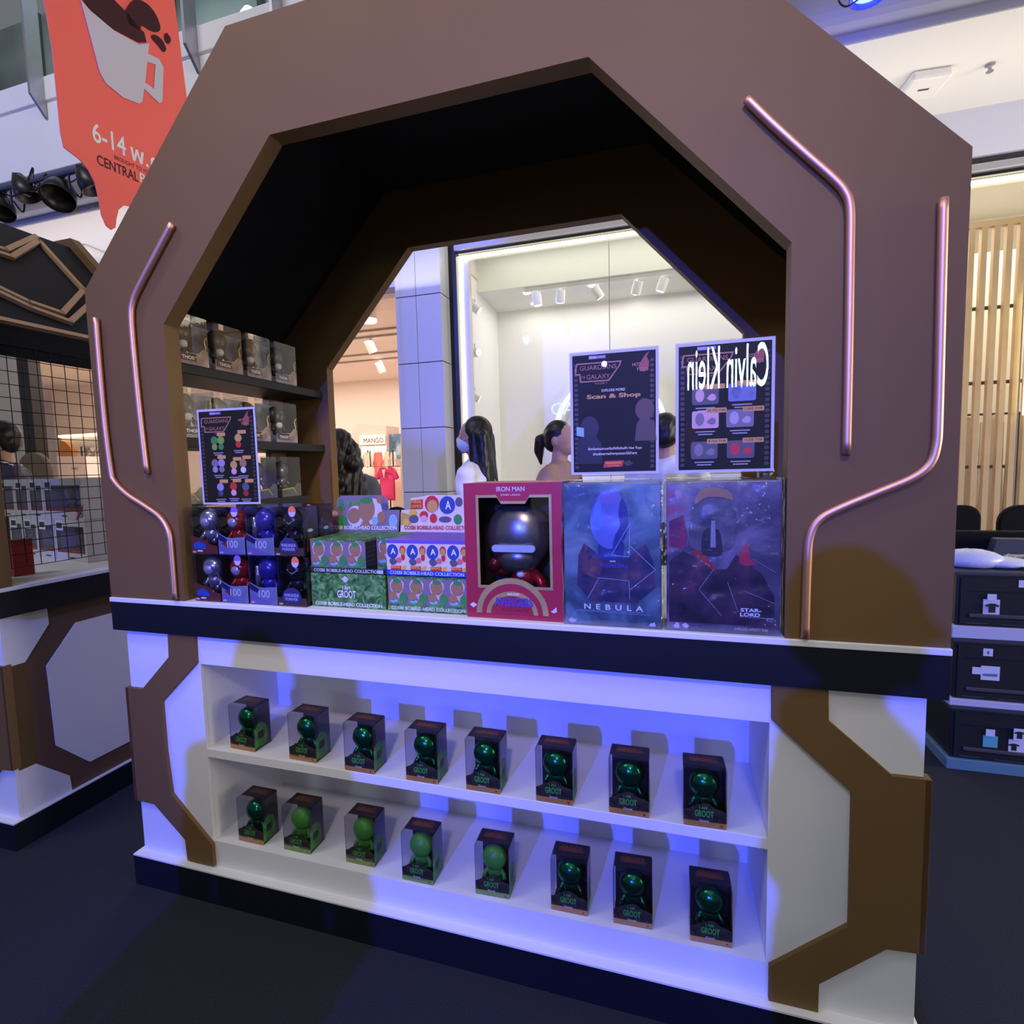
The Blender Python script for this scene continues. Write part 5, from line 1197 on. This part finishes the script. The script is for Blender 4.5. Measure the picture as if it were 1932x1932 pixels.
    if mask:
        b = BM(); ball(b, (0, -.050, 1.552), (.066, .067, .050), 18, 12); ball(b, (0, -.100, 1.575), (.024, .022, .028), 12, 8)
        mo = remeshed('face_mask', b, .007, mat('mask_white', (.62, .70, .80), .7), t, 3)
        for s in (-1, 1): obj('ear_loop', tube(BM(), [(.062 * s, -.06, 1.575), (.079 * s, .0, 1.60), (.076 * s, .012, 1.57), (.060 * s, -.05, 1.53)], .0018, 5), mat('loop_white', (.8, .8, .82), .6), mo)
    t.scale = (H / 1.715,) * 3
    return t
GREYC = mat('grey_cardigan', (.13, .14, .19), .8, noise=.2, nscale=12); WHS = mat('white_shirt', (.72, .73, .80), .7, noise=.04); BRT = mat('brown_top', (.36, .22, .17), .7); NVT = mat('navy_shirt', (.012, .014, .05), .7)
DEN = mat('dark_trousers', (.03, .032, .045), .8)
def at(u, v, y): q = ony(u, v, y); return q.x
person('person with long wavy black hair and grey cardigan, behind the rear arch on the left', at(640, 860, 1.45), 1.45, math.radians(-128), 1.64, 'curly', GREYC, DEN, hair_m=mat('dark_brown_hair', (.012, .008, .007), .45, noise=.5, nscale=40))
person('person with straight long black hair, white top and face mask, facing left', at(897, 840, 1.75), 1.75, math.radians(-88), 1.70, 'long', WHS, DEN, mask=True)
person('person with hair tied in a ponytail and brown top, left of the Scan & Shop sign', at(1057, 840, 2.0), 2.0, math.radians(75), 1.675, 'pony', BRT, DEN, sleeve=False)
person('person with short black hair seen from behind between the two signs', at(1256, 830, 2.0), 2.0, math.radians(170), 1.685, 'short', WHS, DEN)
mn = person('person in a navy shirt with pale mask and lanyard behind the left mesh', at(4, 850, 1.22), 1.22, math.radians(-55), 1.79, 'short', NVT, DEN, sleeve=False, mask=True)
obj('lanyard', tube(BM(), spline([(-.05, .075, 1.43), (-.075, .02, 1.452), (-.085, -.06, 1.42), (-.06, -.125, 1.28), (0, -.135, 1.10), (.06, -.125, 1.28), (.085, -.06, 1.42), (.075, .02, 1.452), (.05, .075, 1.43)], 4), .006, 6), WTXT, mn)
person('person taking the photograph, standing behind the camera', .64, -1.74, math.radians(95), 1.64, 'short', GREYC, DEN, pose='down')
person('person watching from behind the camera, left of the photographer', -.50, -2.05, math.radians(180), 1.53, 'long', NVT, DEN)
# ================================================================== LEFT NEIGHBOUR'S GOODS
WB = mat('white_carton', (.62, .62, .68), .5, noise=.05); RB = mat('red_base', (.30, .02, .03), .5)
yawn = -.19
ex = Vector((math.cos(yawn), math.sin(yawn), 0))
P0 = Vector((-2.78, .66, 1.0005))
def wbox(label, s, w, z, h, m_fig, cap_txt=True, big=False, d=.16):
    c = P0 + ex * (s + w / 2); t = thing('window_carton', label, 'boxed toy', (c.x, c.y, z), yawn, 'white window cartons on the left kiosk')
    x = w / 2
    bm = ringprism(BM(), [(-x, 0), (-x, h), (x, h), (x, 0)], [(-x + .012, .038), (-x + .012, h - .034), (x - .016, h - .034), (x - .016, .038)], 0, .0015)
    box(bm, -x, -x + .0015, .0015, d, 0, h); box(bm, x - .0015, x, .0015, d, 0, h); box(bm, -x, x, .0015, d, h - .0015, h); box(bm, -x, x, d - .0015, d, 0, h); box(bm, -x, x, .0015, d, 0, .0015)
    obj('carton_body', bm, WB, t)
    obj('inner_card', box(BM(), -x + .003, x - .003, .10, .105, .03, h - .01), mat('inner_navy', (.012, .014, .03), .5), t)
    obj('red_plinth', box(BM(), -x + .006, x - .006, .004, .10, .03, .052), RB, t)
    f = BM(); fig(f, (h - .085), (-.02 if big else 0, .05, .052)); obj('toy_figure', f, m_fig, t, smooth=True)
    if big:
        f = BM(); fig(f, (h - .10), (.07, .05, .052)); obj('toy_figure', f, mat('toy_cyan', (.08, .2, .6), .3), t, smooth=True)
        obj('corner_stripe', plate(BM(), [(x - .075, .0), (x - .055, .0), (x - .0, .055), (x - .0, .075)], -.0003), RB, t)
        text('printed_lettering', 'A', DK, t, (x - .024, -.001, .03), h=.024, bold=.02); obj('printed_ring', band(BM(), ell(x - .024, .03, .020, .020) + [ell(x - .024, .03, .020, .020)[0]], ell(x - .024, .03, .017, .017) + [ell(x - .024, .03, .017, .017)[0]], -.0012, -.0004), DK, t)
    obj('price_label', plate(BM(), [(-x + .02, h - .055), (-x + .085, h - .055), (-x + .085, h - .008), (-x + .02, h - .008)], -.0004), mat('label_white', (.8, .8, .86), .5), t)
    obj('label_print', plate(BM(), [(-x + .026, h - .044), (-x + .078, h - .044), (-x + .078, h - .018), (-x + .026, h - .018)], -.0014), DK, t)
    obj('base_print', plate(BM(), [(-.02, .012), (.03, .012), (.03, .018), (-.02, .018)], -.0004), DK, t)
    obj('clear_window', box(BM(), -x + .01, x - .014, .0017, .0021, .036, h - .032), clear('dull_window', (.9, .9, .95), base=.02, edge=.08), t)
    return t
fm = [mat('toy_magenta', (.55, .03, .25), .4), mat('toy_grey', (.22, .23, .28), .35), mat('toy_bronze', (.14, .09, .06), .35), mat('toy_dark', (.03, .03, .04), .3), FIGL]
wbox('white window carton with a grey toy, lower row left end on the left kiosk', .02, .15, 1.0005, .20, fm[1]); wbox('white window carton, second in the lower row behind the mesh', .175, .15, 1.0005, .20, fm[1]); wbox('white window carton, third in the lower row behind the mesh', .33, .17, 1.0005, .20, fm[1]); wbox('white window carton with dark toys, right end of the lower row', .505, .29, 1.0005, .20, fm[3])
wbox('white window carton with a magenta toy, upper row left end behind the mesh', -.08, .19, 1.201, .196, fm[0]); wbox('white window carton with a dark toy, second in the upper row', .115, .15, 1.201, .196, fm[3]); wbox('white window carton with a bronze toy, third in the upper row', .27, .15, 1.201, .196, fm[2]); wbox('large white window carton with an emblem and a cyan toy, upper right', .425, .37, 1.201, .196, fm[1], big=True)
q = onx(18, 1088, -2.2)
q = onz(19, 1088, 1.0)
t = thing('red_carton', 'small red carton beside the left kiosk\'s front pier', 'carton', (q.x + .012, q.y + .02, 1.0005), -.1); obj('carton_body', box(BM(), -.022, .022, -.02, .05, 0, .15, .001), mat('crimson_carton', (.34, .025, .03), .5), t); obj('printed_cap', box(BM(), -.0222, .0222, -.0202, .0502, .12, .1505), mat('crimson_dark', (.20, .015, .02), .5), t)
# tan chair back behind the navy-shirted person, dark stool behind the header card
def chair(label, x, y, w, top, seat, m, yaw=0, group=None, r=.06):
    t = thing('chair', label, 'chair', (x, y, 0), yaw, group)
    obj('backrest', prism(BM(), rrect(-w / 2, w / 2, seat + .12, top, r, 6), .18, .22), m, t, bev=.01)
    obj('seat', box(BM(), -w / 2, w / 2, -.22, .22, seat - .05, seat, .02), m, t)
    lm = mat('chair_leg', (.01, .01, .012), .35)
    for sx in (-1, 1):
        obj('leg', tube(BM(), [(sx * (w / 2 - .04), -.19, seat - .045), (sx * (w / 2 - .02), -.21, 0)], .013, 8), lm, t); obj('leg', tube(BM(), [(sx * (w / 2 - .04), .20, seat + .14), (sx * (w / 2 - .04), .20, seat - .05), (sx * (w / 2 - .02), .22, 0)], .013, 8), lm, t)
    return t
q = ony(58, 854, 1.75); chair('tan rounded chair back behind the navy-shirted person', q.x, 1.57, .36, q.z, .62, mat('tan_leather', (.16, .11, .07), .5), r=.16)
q = ony(748, 956, 1.4); chair('black rounded chair back peeping over the grassy header cards', q.x, 1.2, .16, q.z, .62, mat('chair_black', (.003, .003, .004), .75, spec=.15), r=.078)
# ================================================================== RIGHT: CRATES, CHAIRS, WRAP
CBK = mat('black_plastic', (.014, .015, .018), .42, noise=.3, nscale=12); CW = mat('crate_rim', (.50, .50, .62), .5); TEAL = mat('teal_rim', (.10, .22, .28), .5)
STK = mat('sticker_white', (.62, .64, .74), .5)
def crate(label, z0, z1, rim, rimh, stickers, x0=1.80, yf=1.474):
    t = thing('storage_crate', label, 'crate', (x0, yf, z0), 0, 'stacked black crates')
    w, d, h = .60, .40, z1 - z0
    obj('base_rim', box(BM(), -.008, w, -.008, d, 0, rimh, .003), rim, t)
    bm = box(BM(), .008, w - .008, .006, d - .006, rimh, h - .018, .006); obj('crate_body', bm, CBK, t)
    obj('lid', box(BM(), 0, w, 0, d, h - .022, h - .001, .006), mat('crate_lid', (.055, .058, .065), .4), t)
    bm = band(BM(), [(.02, rimh + .01), (.02, h - .03), (w - .02, h - .03), (w - .02, rimh + .01), (.02, rimh + .01)], [(.04, rimh + .035), (.04, h - .085), (w - .04, h - .085), (w - .04, rimh + .035), (.04, rimh + .035)], -.002, .0065); obj('front_frame', bm, CBK, t)
    obj('grip_ridge', box(BM(), .055, w - .05, -.001, .008, rimh + .038, rimh + .055, .004), mat('ridge_grey', (.06, .062, .07), .4), t)
    obj('hinge_line', box(BM(), .04, .12, -.0035, .0, rimh + .012, rimh + .016), mat('ridge_grey', (0, 0, 0)), t); obj('hinge_line', box(BM(), .17, .36, -.0035, .0, rimh + .011, rimh + .014), mat('ridge_grey', (0, 0, 0)), t)
    for (a, b_, c, d_, m_) in stickers:
        o = obj('sticker', plate(BM(), [(a, c), (b_, c), (b_, d_), (a, d_)], -.0022 if c > .15 else .0055, .0012), m_, t)
    return t
def st(u0, v0, u1, v1, z0, m_=STK):
    p, q = ony(u0, v1, 1.474), ony(u1, v0, 1.474); return (p.x - 1.80, q.x - 1.80, p.z - z0, q.z - z0, m_)
c1 = crate('bottom black storage crate on a teal base at the right edge', .001, .296, TEAL, .05, [st(1859, 1377, 1877, 1388, 0), st(1855, 1391, 1884, 1410, 0, mat('sticker_teal', (.10, .42, .45), .5)), st(1911, 1376, 1932, 1396, 0), st(1903, 1399, 1936, 1421, 0)])
c2 = crate('middle black storage crate with a white base rim at the right edge', .2965, .602, CW, .03, [st(1854, 1224, 1873, 1237, .2965), st(1835, 1260, 1852, 1272, .2965), st(1851, 1259, 1888, 1283, .2965)])
c3 = crate('top black storage crate with a shirt picture sticker', .6025, .90, CW, .054, [st(1862, 1121, 1880, 1132, .6025), st(1855, 1132, 1888, 1160, .6025), st(1921, 1095, 1940, 1108, .6025)])
def shirt_print(t, u, v, s, z0, y):
    p = ony(u, v, 1.474); cx, cz = p.x - 1.80, p.z - z0
    obj('printed_shirt', plate(BM(), [(cx + a * s, cz + b_ * s) for a, b_ in ((-.3, -.5), (-.3, .2), (-.55, .12), (-.62, .32), (-.2, .5), (.2, .5), (.62, .32), (.55, .12), (.3, .2), (.3, -.5))], y, .0006), mat('shirt_print', (.02, .018, .016), .5), t)
shirt_print(c3, 1871, 1147, .040, .6025, -.0035); shirt_print(c1, 1923, 1387, .032, 0, -.0035); shirt_print(c1, 1914, 1411, .032, 0, .0042)
p = ony(1869, 1273, 1.474); obj('printed_landscape', plate(BM(), [(p.x - 1.8 - .026, p.z - .2965 - .009), (p.x - 1.8 + .026, p.z - .2965 - .009), (p.x - 1.8 + .026, p.z - .2965 + .004), (p.x - 1.8 - .026, p.z - .2965 + .001)], .0040, .0006), mat('slate_sticker', (.12, .2, .26), .5), c2)
p = ony(1863.5, 1231, 1.474); text('size_lettering', 'S', DK, c2, (p.x - 1.8, -.0045, p.z - .2965), h=.013, bold=.03)
# bubble wrap, clear bag, cable, dark case on the top crate
bm = BM(); cc = ony(1838, 1052, 1.56)
ball(bm, (0, 0, .030), (.125, .085, .048), 28, 16); ball(bm, (.12, .0, .018), (.11, .08, .026), 24, 12)
for v in bm.verts:
    v.co += Vector((0, 0, .002 * math.sin(v.co.x * 300) * math.sin(v.co.y * 300))); v.co.z = max(v.co.z, .001)
o = obj('bubble_wrap', bm, mat('bubble_film', (.62, .66, .80), .3, noise=.08, nscale=80, bump=.3), None, smooth=True, loc=(1.905, 1.60, .9005)); tag(o, 'heap of white bubble wrap on the top crate at the right edge', 'bubble wrap')
bm = BM(); ball(bm, (0, 0, .02), (.10, .07, .022), 20, 10)
for v in bm.verts: v.co.z = max(.001, v.co.z + .006 * math.sin(v.co.x * 90) * math.cos(v.co.y * 80))
o = obj('clear_bag', bm, BAG, None, smooth=True, loc=(2.16, 1.72, .9005)); tag(o, 'crumpled clear plastic bag beside the bubble wrap', 'bag')
o = obj('cable', tube(BM(), spline([(2.05, 1.53, .908), (2.12, 1.50, .911), (2.22, 1.50, .909), (2.34, 1.53, .908)], 5), .006, 8), BLK); tag(o, 'short black cable lying at the right end of the top crate', 'cable')
prof_ = [(2.075, .9005), (2.10, 1.0), (2.39, 1.0), (2.39, .9005)]
o = obj('dark_case', prism(BM(), prof_, 1.80, 1.86), mat('case_slate', (.055, .062, .075), .45), None, bev=.004); tag(o, 'slate grey case standing at the back of the top crate', 'case')
fc = obj('flight_case', box(BM(), 1.78, 2.55, 1.885, 1.945, 0, 1.025, .008), mat('chair_black', (0, 0, 0))); tag(fc, 'low black case behind the crates, under the chair backs', 'case')
chair('tall black chair back right beside the right kiosk pier', 2.075, 2.18, .43, 1.118, .62, mat('chair_black', (0, 0, 0)), 0, 'black chairs behind the crates', r=.075)
chair('tall black chair back at the right edge of the picture', 2.60, 2.18, .46, 1.118, .62, mat('chair_black', (0, 0, 0)), 0, 'black chairs behind the crates', r=.10)
